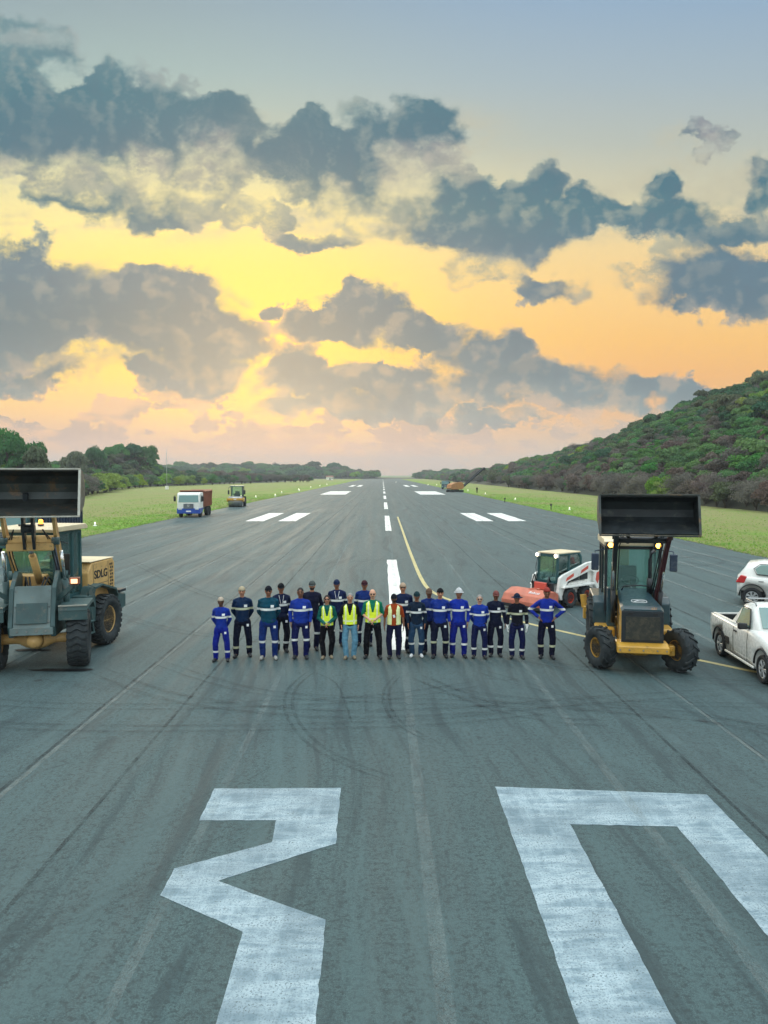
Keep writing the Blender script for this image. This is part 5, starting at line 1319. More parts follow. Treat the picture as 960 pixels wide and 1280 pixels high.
    mb.cyl((-.14, -2.08, 3.3), (.14, -2.08, 3.3), .10); mb.cyl((-.16, -2.14, 3.68), (.16, -2.14, 3.68), .07); mb.bar((0, -2.14, 3.6), (0, -2.3, 4.1), .1, .1); mb.build('rocker', M_BLACK, Z)
    mb = MB(F)
    for x in (-.3, -.2, .22, .32): mb.tube([(x, -.72, 1.3), (x * 1.1, -.95, 1.85), (x * .8, -1.3, 2.1), (x * .4, -1.5, 1.75)], .022, 6)
    mb.build('hydraulic_hose', M_RUB, Z)
    mb = MB(); mb.prism([(-.62, 1.02), (-.62, 1.9), (-.70, 2.12), (-.95, 2.10), (-1.0, 1.3), (-.8, 1.0)], -.44, .44, 'x', .02); mb.build('valve_cover', M_TAN, Z)
    pr = [(-2.78, 4.62), (-2.50, 4.60), (-2.30, 4.50), (-2.19, 4.32), (-2.16, 4.12), (-2.22, 3.95), (-2.36, 3.83), (-2.55, 3.76), (-3.02, 3.63)]
    bucket(Z, pr, 1.20, M_BUCK, M_EDGEW, F, mskylit=M_PLATE)  # paler band round the lower curve: caught sky light put into the colour
    mb = MB(F)
    for s in (-1, 1): mb.prism([(-2.10, 4.2), (-2.12, 3.72), (-2.30, 3.74), (-2.24, 3.88), (-2.15, 4.1)], s * .54 - .05, s * .54 + .05, 'x')
    mb.build('bucket_bracket', M_SLATE, Z)
    for s in (-1, 1):
        c = F @ Vector((s * .93, -1.43, .67)); wheel(Z, c, .67, .47, .34, M_TYREM, M_TAN, 'rock', R(24), s, 26)
        wheel(Z, (s * .84, 1.22, .67), .67, .44, .36, M_TYREM, M_TAN, 'rock', 0, s, 26)
wheel_loader()

# ---------------------------------------------------------------- backhoe loader
def backhoe():
    Z = root('backhoe_loader', (5.95, 17.6, 0), R(-10.5), 'ochre backhoe loader with a raised black bucket and glowing amber cab lamps', 'backhoe')
    mb = MB(); bm = bmesh.new()
    def ring(y, hw, z0, z1): return [bm.verts.new(p) for p in ((-hw, y, z0), (hw, y, z0), (hw, y, z1 - .05), (hw - .06, y, z1), (-hw + .06, y, z1), (-hw, y, z1 - .05))]
    rs_ = [ring(-.42, .46, .72, 1.47), ring(-.25, .47, .70, 1.52), ring(.5, .42, .70, 1.60), ring(1.30, .36, .70, 1.70)]
    for A, B in zip(rs_, rs_[1:]):
        for i in range(6): f = bm.faces.new((A[i], A[(i + 1) % 6], B[(i + 1) % 6], B[i])); f.material_index = 1 if i in (1, 5) else 0
    bm.faces.new(rs_[0][::-1]); bm.faces.new(rs_[-1]); bmesh.ops.recalc_face_normals(bm, faces=bm.faces[:])
    mi = [f.material_index for f in bm.faces]; mb.add(bm); mb.mi = mi; mb.build('hood', [M_NAVY, M_JDY], Z)
    # the leaping deer badge
    mb = MB(); zt = lambda y: 1.545 + (y + .0) * .10
    bdr = [(.17 * math.cos(t) if abs(math.cos(t)) < .2 else .17 * math.copysign(abs(math.cos(t)) ** .5, math.cos(t)), .16 + .115 * math.copysign(abs(math.sin(t)) ** .5, math.sin(t))) for t in [2 * PI * i / 28 for i in range(28)]]
    mb.tube([(x, y, zt(y) + .006) for x, y in bdr + bdr[:1]], .008, 5)
    deer = [(-.14, .17), (-.08, .13), (-.02, .15), (.05, .14), (.10, .08), (.14, .09), (.09, .16), (.08, .19), (.04, .21), (.05, .25), (.02, .22), (-.02, .19), (-.08, .18), (-.12, .20)]
    bm = bmesh.new(); bm.faces.new([bm.verts.new((-x, y, zt(y) + .009)) for x, y in deer]); mb.add(bm); mb.build('emblem', M_PATCH, Z)
    mb = MB(); mb.box(-.45, .45, -.46, -.425, .74, 1.44, .015); mb.build('grille_frame', M_BLACK, Z)
    gm = bpy.data.materials.new('radiator_mesh'); gm.use_nodes = True; k = NT(gm.node_tree); b = k.n('ShaderNodeBsdfPrincipled'); P_ = k.n('ShaderNodeTexCoord').outputs['Object']; x, y, z = k.sep(P_)
    cell = k.m('MAXIMUM', k.m('PINGPONG', x, .009), k.m('PINGPONG', z, .009)); k.set(b.inputs['Base Color'], k.mix(k.m('GREATER_THAN', cell, .0072), k.mix(k.mapr(k.noise(P_, 7, 5, .7), .45, .65), (.012, .016, .014), (.085, .075, .045)), (.05, .05, .040))); b.inputs['Roughness'].default_value = .6; o_ = k.n('ShaderNodeOutputMaterial'); k.t.links.new(b.outputs[0], o_.inputs[0])
    mb = MB(); mb.box(-.37, .37, -.475, -.461, .79, 1.31, .003); mb.build('grille', gm, Z)
    mb = MB()
    for s in (-1, 1): mb.box(s * .27 - .05, s * .27 + .05, -.472, -.461, 1.35, 1.40, .004)
    mb.build('grille_light', M_RUB, Z)
    mb = MB(); mb.prism([(-.62, .50), (-.62, .66), (-.42, .72), (-.1, .72), (-.1, .50)], -.56, .56, 'x', .02); mb.box(-.40, .40, -.1, 2.6, .50, .85, .02); mb.build('chassis', M_JDY, Z)
    mb = MB(); mb.lathe([(-.72, .07), (-.3, .09), (-.12, .15), (.12, .15), (.3, .09), (.72, .07)], (0, 0, .48)); mb.tube([(-.7, -.16, .50), (.7, -.16, .50)], .028); 
    for s in (-1, 1): mb.box(s * .70 - .07, s * .70 + .07, -.12, .12, .36, .60, .02); mb.bar((s * .62, -.18, .50), (s * .74, -.05, .50), .06, .06)
    mb.build('front_axle', M_JDY, Z)
    for s in (-1, 1):
        wheel(Z, (s * .88, 0, .49), .50, .34, .235, M_TYREM, M_JDY, 'lug', R(30 if s > 0 else 26), s, 15)
        wheel(Z, (s * .78, 2.15, .68), .68, .44, .34, M_TYREM, M_JDY, 'lug', 0, s, 20)
        mb = MB(); a, b = (.52, .92) if s > 0 else (-.92, -.52)
        mb.prism([(1.42, .78), (1.44, 1.30), (1.58, 1.46), (2.6, 1.50), (2.85, 1.3), (2.85, 1.2), (2.5, 1.40), (1.70, 1.38), (1.56, 1.2), (1.54, .78)], a, b, 'x', .015); mb.build('rear_fender', M_NAVY, Z)
        mb = MB(); mb.box(min(s * .46, s * .90), max(s * .46, s * .90), .75, 1.45, .50, .80, .04, seg=2); mb.build('side_tank', M_JDY, Z)
    # cab
    x0, x1, y0, y1, z0, z1 = -.64, .64, 1.32, 2.65, 1.42, 2.74
    mb = MB()
    for x in (x0, x1):
        for y in (y0, y1, 2.05): mb.box(x - .035, x + .035, y - .035, y + .035, z0 - .3, z1, .008)
        mb.box(x - .03, x + .03, y0, y1, z1 - .05, z1); mb.box(x - .03, x + .03, y0, y1, z0 - .30, z0 - .2)
    for x in (-.42, .42): mb.box(x - .025, x + .025, y0 - .03, y0 + .03, z0 - .2, z1)
    for y in (y0, y1): mb.box(x0, x1, y - .03, y + .03, z1 - .07, z1); 
    mb.box(x0, x1, y0, y0 + .05, z0 - .30, z0 + .10); mb.box(x0, x1, y0, y1, z0 - .42, z0 - .34); mb.build('cab_frame', M_BLACK, Z)
    mb = MB(); mb.prism([(1.20, 2.76), (1.16, 2.86), (1.30, 2.93), (2.75, 2.95), (2.95, 2.88), (2.92, 2.76)], -.70, .70, 'x', .02, seg=2); mb.build('cab_roof', M_CREAMP, Z)
    pane('windscreen', Z, [(x0, y0, z0 + .1), (x1, y0, z0 + .1), (x1, y0, z1 - .05), (x0, y0, z1 - .05)], G1)
    for x in (x0, x1): pane('side_window', Z, [(x, y0, z0 - .2), (x, y1, z0 - .2), (x, y1, z1), (x, y0, z1)], G1)
    pane('rear_window', Z, [(x0, y1, z0), (x1, y1, z0), (x1, y1, z1), (x0, y1, z1)], G1)
    mb = MB(); mb.box(-.25, .25, 1.95, 2.4, 1.45, 1.58, .04, seg=2); mb.box(-.24, .24, 2.32, 2.46, 1.55, 2.15, .05, seg=2); mb.build('operator_seat', M_SEAT, Z)
    mb = MB(); mb.tube([(.20 * math.cos(t), 1.72 + .17 * math.sin(t), 1.86 + .10 * math.sin(t)) for t in [2 * PI * i / 20 for i in range(21)]], .016, 6); mb.cyl((0, 1.5, 1.2), (0, 1.72, 1.86), .035); mb.build('steering_wheel', M_BLACK, Z)
    for s in (-1, 1):
        mb = MB(); mb.box(s * .56 - .10, s * .56 + .10, 1.06, 1.17, 2.72, 2.86, .02, seg=2); l = mb.build('work_lamp', M_BLACK, Z)
        mb = MB(); mb.lathe([(-.015, 0), (-.012, .05), (0, .062)], (s * .56, 1.06, 2.79), 'y', 20); mb.build('lens', L_AMB, l)
        mb = MB(); mb.tube([(s * .66, 1.30, 2.66), (s * .92, 1.12, 2.64), (s * .92, 1.12, 2.5)], .014, 6); mb.box(s * .92 - .09, s * .92 + .09, 1.08, 1.13, 2.16, 2.58, .02); mb.build('mirror', M_DNAVY, Z)
        # loader arm
        mb = MB(); mb.prism([(1.22, 1.25), (1.02, 1.62), (.10, 2.82), (-.30, 3.20), (-.62, 3.40), (-.60, 3.26), (-.22, 3.0), (.02, 2.72), (.85, 1.42), (.95, 1.2)], s * .50 - .05, s * .50 + .05, 'x', .008)
        for v in mb.v: v.x += s * max(0, v.z - 1.3) * .045
        mb.build('loader_arm', M_MAROON if s > 0 else M_BLACK, Z)
        mb = MB(); mb.box(s * .54 - .09, s * .54 + .09, .95, 1.25, .80, 1.75, .015); mb.build('arm_mast', M_NAVY, Z)
        mb = MB(); mb.cyl((s * .52, .75, .95), (s * .54, .50, 1.75), .05); mb.slot(1).cyl((s * .54, .50, 1.75), (s * .58, .28, 2.48), .028); mb.build('lift_cylinder', [M_BLACK, M_CHROME], Z)
        mb = MB(); mb.cyl((s * .30, -.02, 2.95), (s * .32, -.42, 3.42), .045); mb.slot(1).cyl((s * .32, -.42, 3.42), (s * .33, -.58, 3.62), .025); mb.build('bucket_cylinder', [M_BLACK, M_CHROME], Z)
    mb = MB(); mb.cyl((-.62, -.12, 3.02), (.62, -.12, 3.02), .075); mb.box(-.60, .60, -.02, .06, 2.94, 3.08); mb.build('cross_tube', M_BLACK, Z)
    mb = MB(); mb.tube([(.36, 1.02, 1.62), (.36, 1.02, 2.45), (.38, 1.0, 2.60), (.46, .98, 2.68)], .042, 12); mb.slot(0).cyl((.36, 1.02, 1.64), (.36, 1.02, 2.0), .07); mb.build('exhaust_stack', M_BLACK, Z)
    mb = MB(); mb.tube([(-.30, .95, 1.70), (-.26, .92, 1.80), (.1, .88, 1.84), (.3, .90, 1.82), (.36, .98, 1.74)], .018, 6); mb.build('hood_rail', M_BLACK, Z)
    pr = [(-.98, 4.06), (-.78, 4.04), (-.60, 3.93), (-.54, 3.74), (-.58, 3.56), (-.70, 3.45), (-1.20, 3.22)]
    bucket(Z, pr, 1.01, M_BUCKD, M_BUCK)
    mb = MB()
    for s in (-1, 1):
        for o in (0, .045): mb.tube([(s * (.44 - o), 1.0, 1.70), (s * (.47 - o), .62, 2.22), (s * (.50 - o), .16, 2.86), (s * (.46 - o), -.20, 3.14), (s * .30, -.42, 3.40)], .013, 6)
        for y, z in ((1.05, 1.42), (-.20, 3.08), (-.58, 3.36)): mb.cyl((s * (.54 + .045 * (z - 1.3)), y, z), (s * (.58 + .045 * (z - 1.3)), y, z), .045, n=8)
    mb.build('arm_hose', M_RUB, Z)
    mb = MB()
    for x in (-.50, -.30, 0, .30, .50): mb.cyl((x, -.632, .58), (x, -.62, .58), .020, n=6)
    mb.build('bolt', M_STEEL, Z)
    mb = MB()
    for s in (-1, 1): mb.bar((s * .475, -.2, 1.30), (s * .395, 1.2, 1.42), .010, .012); mb.bar((s * .465, .15, .8), (s * .455, .15, 1.5), .010, .012)
    mb.build('hood_seam', M_BLACK, Z)
    # boom folded behind the cab
    mb = MB(); mb.prism([(3.15, .75), (3.05, 2.3), (3.2, 3.05), (3.45, 3.12), (3.5, 2.9), (3.35, 2.3), (3.55, .8)], -.14, .14, 'x', .02); mb.prism([(3.45, 3.1), (3.95, 2.4), (4.15, 1.2), (3.95, 1.15), (3.75, 2.3), (3.3, 2.95)], -.11, .11, 'x', .02); mb.build('digging_boom', M_JDY, Z)
    mb = MB(); mb.box(-1.05, 1.05, 2.95, 3.15, .60, .95, .02)
    for s in (-1, 1): mb.bar((s * 1.0, 3.05, .9), (s * 1.05, 3.1, 1.25), .12, .14, .01)
    mb.build('stabiliser', M_JDY, Z)
    mb = MB(); mb.prism([(4.0, 1.2), (4.3, 1.0), (4.25, .55), (3.8, .5), (3.75, .8), (3.9, .75), (4.0, .9)], -.28, .28, 'x', .01); mb.build('digging_bucket', M_BLACK, Z)
backhoe()

# ---------------------------------------------------------------- skid steer with sweeper
def skid_steer():
    fw = gp(711, 759.5); rz = R(-52)
    Z = root('skid_steer_loader', (fw.x, fw.y, 0), rz, 'white compact skid steer loader with red wheels pushing a sweeper box', 'skid steer')
    Z.scale = (.88,) * 3  # forward is -y; the root sits under the front wheel on the +x side
    X = -.72
    def T(mb): return MB(Matrix.Translation((X, .0, 0)))
    for s in (-1, 1):
        for y in (0, 1.02): wheel(Z, (X + s * .70, y, .39), .39, .29, .21, M_TYREM, M_REDW, 'lug', 0, s, 14)
    mb = T(0); mb.box(-.54, .54, -.35, 1.75, .30, .95, .03); mb.prism([(1.15, .9), (1.15, 1.45), (1.95, 1.35), (1.98, .45), (1.6, .32), (1.4, .9)], -.56, .56, 'x', .02); mb.build('body', M_WHITEM, Z)
    for s in (-1, 1):
        mb = T(0); mb.prism([(-.45, .32), (-.62, .62), (-.50, 1.18), (-.30, 1.28), (1.15, 1.66), (1.72, 1.70), (1.98, 1.40), (2.02, .70), (1.80, .52), (1.62, .80), (1.62, 1.22), (1.38, 1.34), (-.05, 1.0), (-.30, .62), (-.28, .32)], *((.58, .70) if s > 0 else (-.70, -.58)), 'x', .012); mb.build('lift_arm', M_WHITEM, Z)
        mb = T(0); e = .703 * s
        a, b = (.698, .707) if s > 0 else (-.707, -.698)
        for t0, t1 in ((-.18, .30), (.72, 1.20)):
            f = lambda t: 1.06 + .262 * (t + .1); mb.prism([(t0, f(t0) - .02), (t0 + .06, f(t0) + .12), (t1, f(t1) + .15), (t1, f(t1) + .03)], a, b, 'x')
        mb.prism([(1.68, .95), (1.74, 1.22), (1.93, 1.28), (1.95, 1.05), (1.82, .78)], a, b, 'x'); mb.build('red_stripe', M_REDL, Z)
        mb = T(0); mb.prism([(.35, .98), (.35, 1.12), (.75, 1.22), (.75, 1.0)], *((.56, .60) if s > 0 else (-.60, -.56)), 'x'); mb.prism([(.85, 1.0), (.85, 1.25), (1.3, 1.32), (1.3, 1.0)], *((.56, .60) if s > 0 else (-.60, -.56)), 'x'); mb.build('side_grille', M_BLACK, Z)
        mb = T(0); mb.prism([(-.45, .80), (-.40, .86), (.62, .84), (1.45, .86), (1.5, .80)], *((.54, .86) if s > 0 else (-.86, -.54)), 'x'); mb.build('wheel_guard', M_WHITEM, Z)
        mb = T(0); mb.cyl((s * .50, -.40, .60), (s * .50, .55, 1.12), .045); mb.build('tilt_cylinder', M_BLACK, Z)
    x0, x1 = -.46, .46
    mb = T(0); side = [(-.42, .95), (-.36, 1.98), (-.28, 2.05), (.88, 2.05), (1.02, 1.90), (1.05, 1.45)]
    for x in (x0, x1):
        for p, q in zip(side, side[1:]): mb.bar((x, *p), (x, *q), .07, .08)
        mb.bar((x, .25, 1.1), (x, .30, 2.03), .07, .07); mb.bar((x, .25, 1.25), (x, 1.05, 1.45), .06, .3)
        mb.bar((x, -.40, 1.1), (x, .3, 1.2), .06, .24)
    mb.bar((x0, -.42, .98), (x1, -.42, .98), .06, .10); mb.bar((x0, -.36, 2.0), (x1, -.36, 2.0), .08, .10); mb.bar((x0, 1.03, 1.9), (x1, 1.03, 1.9), .08, .10); mb.build('cab_frame', M_DTEAL, Z)
    mb = T(0); mb.box(-.50, .50, -.42, .98, 2.06, 2.12, .02, seg=2); mb.build('cab_roof', M_CREAMP, Z)
    M_ = Matrix.Translation((X, 0, 0))
    pane('front_door', Z, [M_ @ Vector(p) for p in ((x0, -.42, 1.0), (x1, -.42, 1.0), (x1, -.37, 1.97), (x0, -.37, 1.97))], G1)
    for x in (x0, x1): pane('side_window', Z, [M_ @ Vector((x, *p)) for p in ((-.38, 1.3), (1.0, 1.6), (1.0, 1.9), (.86, 2.0), (-.32, 2.0))], G1)
    pane('rear_window', Z, [M_ @ Vector(p) for p in ((x0, 1.04, 1.45), (x1, 1.04, 1.45), (x1, 1.0, 1.9), (x0, 1.0, 1.9))], G1)
    mb = T(0); mb.box(-.24, .24, .35, .75, 1.12, 1.25, .04); mb.box(-.24, .24, .70, .82, 1.2, 1.75, .04); mb.build('operator_seat', M_SEAT, Z)
    for s in (-1, 1):
        mb = T(0); mb.box(s * .46 - .10, s * .46 + .10, -.50, -.40, 1.93, 2.07, .02); l = mb.build('work_lamp', M_WHITEM, Z)
        mb = T(0); mb.lathe([(-.02, 0), (-.015, .045), (0, .06)], (s * .46, -.50, 2.0), 'y', 18); mb.build('lens', L_WARM, l)
    mb = T(0); mb.tube([(-.48, -.45, 1.05), (-.50, -.52, 1.5), (-.46, -.45, 1.95)], .012, 5); mb.tube([(.3, -.46, 1.2), (.34, -.46, 1.9)], .012, 5); mb.build('wiper', M_BLACK, Z)
    mb = T(0); mb.box(-.52, .52, -.75, -.62, .35, .98, .02); mb.tube([(-.4, -.6, 1.0), (-.42, -.7, 1.25), (-.46, -.8, .9)], .035, 7); mb.tube([(.30, -.6, 1.0), (.32, -.72, 1.2), (.36, -.85, .9)], .03, 7); mb.build('attachment_plate', M_BLACK, Z)
    mb = T(0); mb.box(-.30, .30, -.86, -.76, .70, .98, .02); mb.build('coupler_cover', M_REDL, Z)
    # sweeper box on the front
    S = root('sweeper_box', (0, 0, 0), 0, 'faded red sweeper box mounted on the front of the white skid steer', 'sweeper'); S.matrix_world = Matrix.Translation((fw.x, fw.y, 0)) @ Matrix.Rotation(rz, 4, 'Z') @ Matrix.Scale(.88, 4) @ Matrix.Translation((X, 0, 0))
    mb = MB(); mb.prism([(-.90, .20), (-.90, .62), (-1.10, .74), (-1.45, .76), (-1.85, .58), (-2.0, .32), (-1.98, .16)], -.95, .95, 'x', .025, seg=2); mb.build('housing', M_SALM, S)
    mb = MB(); mb.box(-1.0, 1.0, -2.03, -1.98, .10, .22, .01); mb.cyl((-.9, -1.3, .27), (.9, -1.3, .27), .25, n=24); mb.build('brush', M_RUB, S)
    mb = MB(); mb.bar((-.95, -1.98, .33), (.95, -1.98, .33), .03, .06); mb.bar((0, -1.1, .76), (0, -1.44, .775), .12, .04); mb.cyl((.3, -1.3, .75), (.3, -1.3, .82), .06); mb.build('rib', M_SALM, S)
    sl = Vector((0, -.40, -.22)).normalized(); up = Vector((0, .40, .22)).normalized()
    bm_text('Bobcat', .19, M_PATCH, S, 'lettering', frame((.42, -1.66, .685), (1, 0, 0), up), .003)
skid_steer()

# ---------------------------------------------------------------- cars
def shell(name, parent, secs, m, n_side=7, cap=True):
    """body skin lofted through cross sections: (y, half width, z bottom, z shoulder, z top, crown half width)"""
    mb = MB(); bm = bmesh.new(); rings = []
    for y, hw, zb, zs, zt, tw in secs:
        pts = [(hw * .93, zb), (hw * .985, zb + (zs - zb) * .3), (hw, zb + (zs - zb) * .62), (hw * .985, zs), (hw * .5 + tw * .5, zs + (zt - zs) * .55), (tw, zt - .03 if zt - zs > .08 else zs + (zt - zs) * .9), (tw * .8, zt)]
        ring = [bm.verts.new((x, y, z)) for x, z in pts] + [bm.verts.new((0, y, zt + .012))] + [bm.verts.new((-x, y, z)) for x, z in pts[::-1]]
        rings.append(ring)
    for A, B in zip(rings, rings[1:]):
        for i in range(len(A) - 1): f = bm.faces.new((A[i], A[i + 1], B[i + 1], B[i])); f.smooth = True
        bm.faces.new((A[-1], A[0], B[0], B[-1]))
    if cap: bm.faces.new(rings[0][::-1]); bm.faces.new(rings[-1])
    bmesh.ops.recalc_face_normals(bm, faces=bm.faces[:])
    return mb, bm
def cut_arches(bm, centres, r, hw):
    """open the wheel arches in the body skin"""
    me = bpy.data.meshes.new('b'); bm.to_mesh(me); bm.free(); o = bpy.data.objects.new('b', me); COL.objects.link(o)
    cs = []
    for y, z in centres:
        m2 = MB()
        for s in (-1, 1): m2.cyl((s * (hw - .26), y, z), (s * (hw + .2), y, z), r, n=28)
        c = m2.build('c', M_BLACK); cs.append(c); md = o.modifiers.new('x', 'BOOLEAN'); md.operation = 'DIFFERENCE'; md.object = c; md.solver = 'EXACT'
    dg = bpy.context.evaluated_depsgraph_get(); dg.update(); m3 = bpy.data.meshes.new_from_object(o.evaluated_get(dg))
    bpy.data.objects.remove(o)
    for c in cs: bpy.data.objects.remove(c)
    b2 = bmesh.new(); b2.from_mesh(m3); bpy.data.meshes.remove(m3)
    for f in b2.faces: f.material_index = 0
    return b2
def pickup():
    # forward -y; root under the middle of the truck
    fw, rw = gp(946, 847.5), gp(902.5, 819.5)
    dx, dy = fw.x - rw.x, fw.y - rw.y; rz = math.atan2(dx, -dy); WB = 2.55; hw = .83
    base = Vector((rw.x, rw.y, 0)); Z = root('pickup_truck', (0, 0, 0), 0, 'small white single-cab pickup with an empty bed and black roof bars, beside the backhoe', 'pickup truck')
    Z.matrix_world = Matrix.Translation(base) @ Matrix.Rotation(rz, 4, 'Z') @ Matrix.Translation((hw - .06, -WB, 0))
    # y=0 front axle, y=WB rear axle
    secs = [(-.78, .70, .30, .52, .60, .60), (-.72, .78, .22, .62, .72, .66), (-.45, .82, .20, .76, .88, .70), (.10, .84, .20, .82, .98, .74), (.62, .85, .20, .88, 1.03, .76), (1.55, .85, .20, .92, .955, .80), (2.3, .85, .20, .94, .965, .80), (3.15, .84, .24, .94, .965, .80), (3.34, .80, .34, .92, .95, .78)]
    mb, bm = shell('body', Z, secs, M_WHITEP)
    bm = cut_arches(bm, [(0, .34), (WB, .34)], .385, .85)
    # hollow out the bed
    me = bpy.data.meshes.new('b'); bm.to_mesh(me); bm.free(); o = bpy.data.objects.new('b', me); COL.objects.link(o); m2 = MB(); m2.box(-.70, .70, 1.78, 3.22, .52, 1.4); c = m2.build('c', M_BLACK); md = o.modifiers.new('x', 'BOOLEAN'); md.operation = 'DIFFERENCE'; md.object = c; md.solver = 'EXACT'
    dg = bpy.context.evaluated_depsgraph_get(); dg.update(); m3 = bpy.data.meshes.new_from_object(o.evaluated_get(dg)); bpy.data.objects.remove(o); bpy.data.objects.remove(c)
    m3.materials.clear(); m3.materials.append(M_WHITEP); m3.polygons.foreach_set('material_index', [0] * len(m3.polygons)); link('body', m3, Z)
    mb = MB(); mb.box(-.695, .695, 1.785, 3.215, .525, .55)
    for s in (-1, 1): mb.box(s * .69 - .006, s * .69 + .006, 1.785, 3.215, .55, .93)
    mb.box(-.69, .69, 1.785, 1.80, .55, .93); mb.box(-.69, .69, 3.20, 3.215, .55, .93); mb.build('bed_liner', M_RUB, Z)
    # cab upper
    mb, bm = shell('cab', Z, [(.55, .74, .94, .97, 1.0, .66), (1.02, .74, .92, .98, 1.42, .58), (1.22, .74, .92, .98, 1.50, .57), (1.55, .74, .92, .98, 1.52, .56), (1.72, .74, .92, .98, 1.47, .56), (2.02, .75, .92, .97, 1.0, .72)], M_WHITEP); mb.add(bm); mb.build('cab', M_WHITEP, Z)
    ws = [(-.60, .62, 1.045), (.60, .62, 1.045), (.52, 1.06, 1.44), (-.52, 1.06, 1.44)]
    w = pane('windscreen', Z, [(x, y - .035, z + .035) for x, y, z in ws], G2)
    for s in (-1, 1):
        pane('side_window', Z, [(s * .785, .84, 1.03), (s * .79, 1.58, 1.04), (s * .655, 1.52, 1.40), (s * .655, 1.14, 1.40)], G2, .02)
        mb = MB(); P4 = [(s * .79, .82, 1.015), (s * .795, 1.60, 1.02), (s * .655, 1.54, 1.415), (s * .655, 1.12, 1.415)]; mb.tube(P4 + P4[:1], .014, 6); mb.build('window_trim', M_RUB, Z)
        mb = MB(); mb.box(s * .93 - .10, s * .93 + .10, .82, .94, 1.0, 1.14, .03, seg=2); mb.bar((s * .80, .9, 1.03), (s * .88, .88, 1.05), .05, .05); mb.build('door_mirror', M_RUB, Z)
        d = MB(); d.tube([(s * .852, .78, .28), (s * .860, .80, .70), (s * .845, .80, .92)], .005, 5); d.tube([(s * .852, 1.62, .28), (s * .860, 1.64, .70), (s * .845, 1.64, .92)], .005, 5); dd = d.build('door_seam', M_RUB, Z)
        h = MB(); h.box(s * .862 - .015, s * .862 + .015, 1.42, 1.58, .82, .86, .01); h.build('door_handle', M_RUB, Z)
        v = MB(); v.prism([(1.92, .42), (1.88, .60), (2.12, .60), (2.16, .46)], *((.848, .858) if s > 0 else (-.858, -.848)), 'x'); v.build('side_vent', M_RUB, Z)
        r_ = MB(); r_.tube([(s * .56, 1.05, 1.50), (s * .56, 1.10, 1.56), (s * .56, 1.62, 1.58), (s * .56, 1.72, 1.50)], .017, 7); r_.build('roof_rail', M_STEEL, Z)
        t_ = MB(); t_.box(s * .72 - .05, s * .72 + .05, 3.29, 3.36, .58, .90, .02); t_.build('tail_light', M_REDLENS, Z)
        k_ = MB(); k_.prism([(-.66, .60), (-.62, .74), (-.30, .82), (-.40, .66)], *((.66, .80) if s > 0 else (-.80, -.66)), 'x', .02); k_.build('headlight', M_HEAD, Z)
        a_ = MB()
        for y in (0, WB):
            pts = [(s * .855, y - .395 * math.cos(PI * i / 12), .34 + .395 * math.sin(PI * i / 12)) for i in range(13)]; a_.tube(pts, .022, 6)
        a_.build('wheel_arch_trim', M_RUB, Z)
        sl_ = MB(); sl_.bar((s * .845, .42, .235), (s * .845, WB - .42, .235), .04, .05, .008); sl_.build('sill_strip', M_WHITEP, Z)
        for y in (0, WB): wheel(Z, (s * .755, y, .305), .305, .195, .205, M_TYREC, M_ALLOY, 'car', 0, s, spokes=6)
        b_ = MB(); b_.box(s * .74 - .04, s * .74 + .04, 1.80, 3.2, .965, .985, .01); b_.build('bed_rail', M_WHITEP, Z)
    mb = MB(); mb.prism([(-.86, .24), (-.84, .46), (-.70, .52), (-.55, .50), (-.55, .24)], -.80, .80, 'x', .03, seg=2); mb.build('front_bumper', M_RUB, Z)
    mb = MB(); mb.tube([(-.52, 1.72, 1.50), (-.50, 1.80, 1.56), (.50, 1.80, 1.56), (.52, 1.72, 1.50)], .02, 7); mb.build('roof_bar', M_STEEL, Z)
    mb = MB(); mb.box(-.76, .76, .1, 3.1, .22, .50); mb.build('underbody', M_RUB, Z)
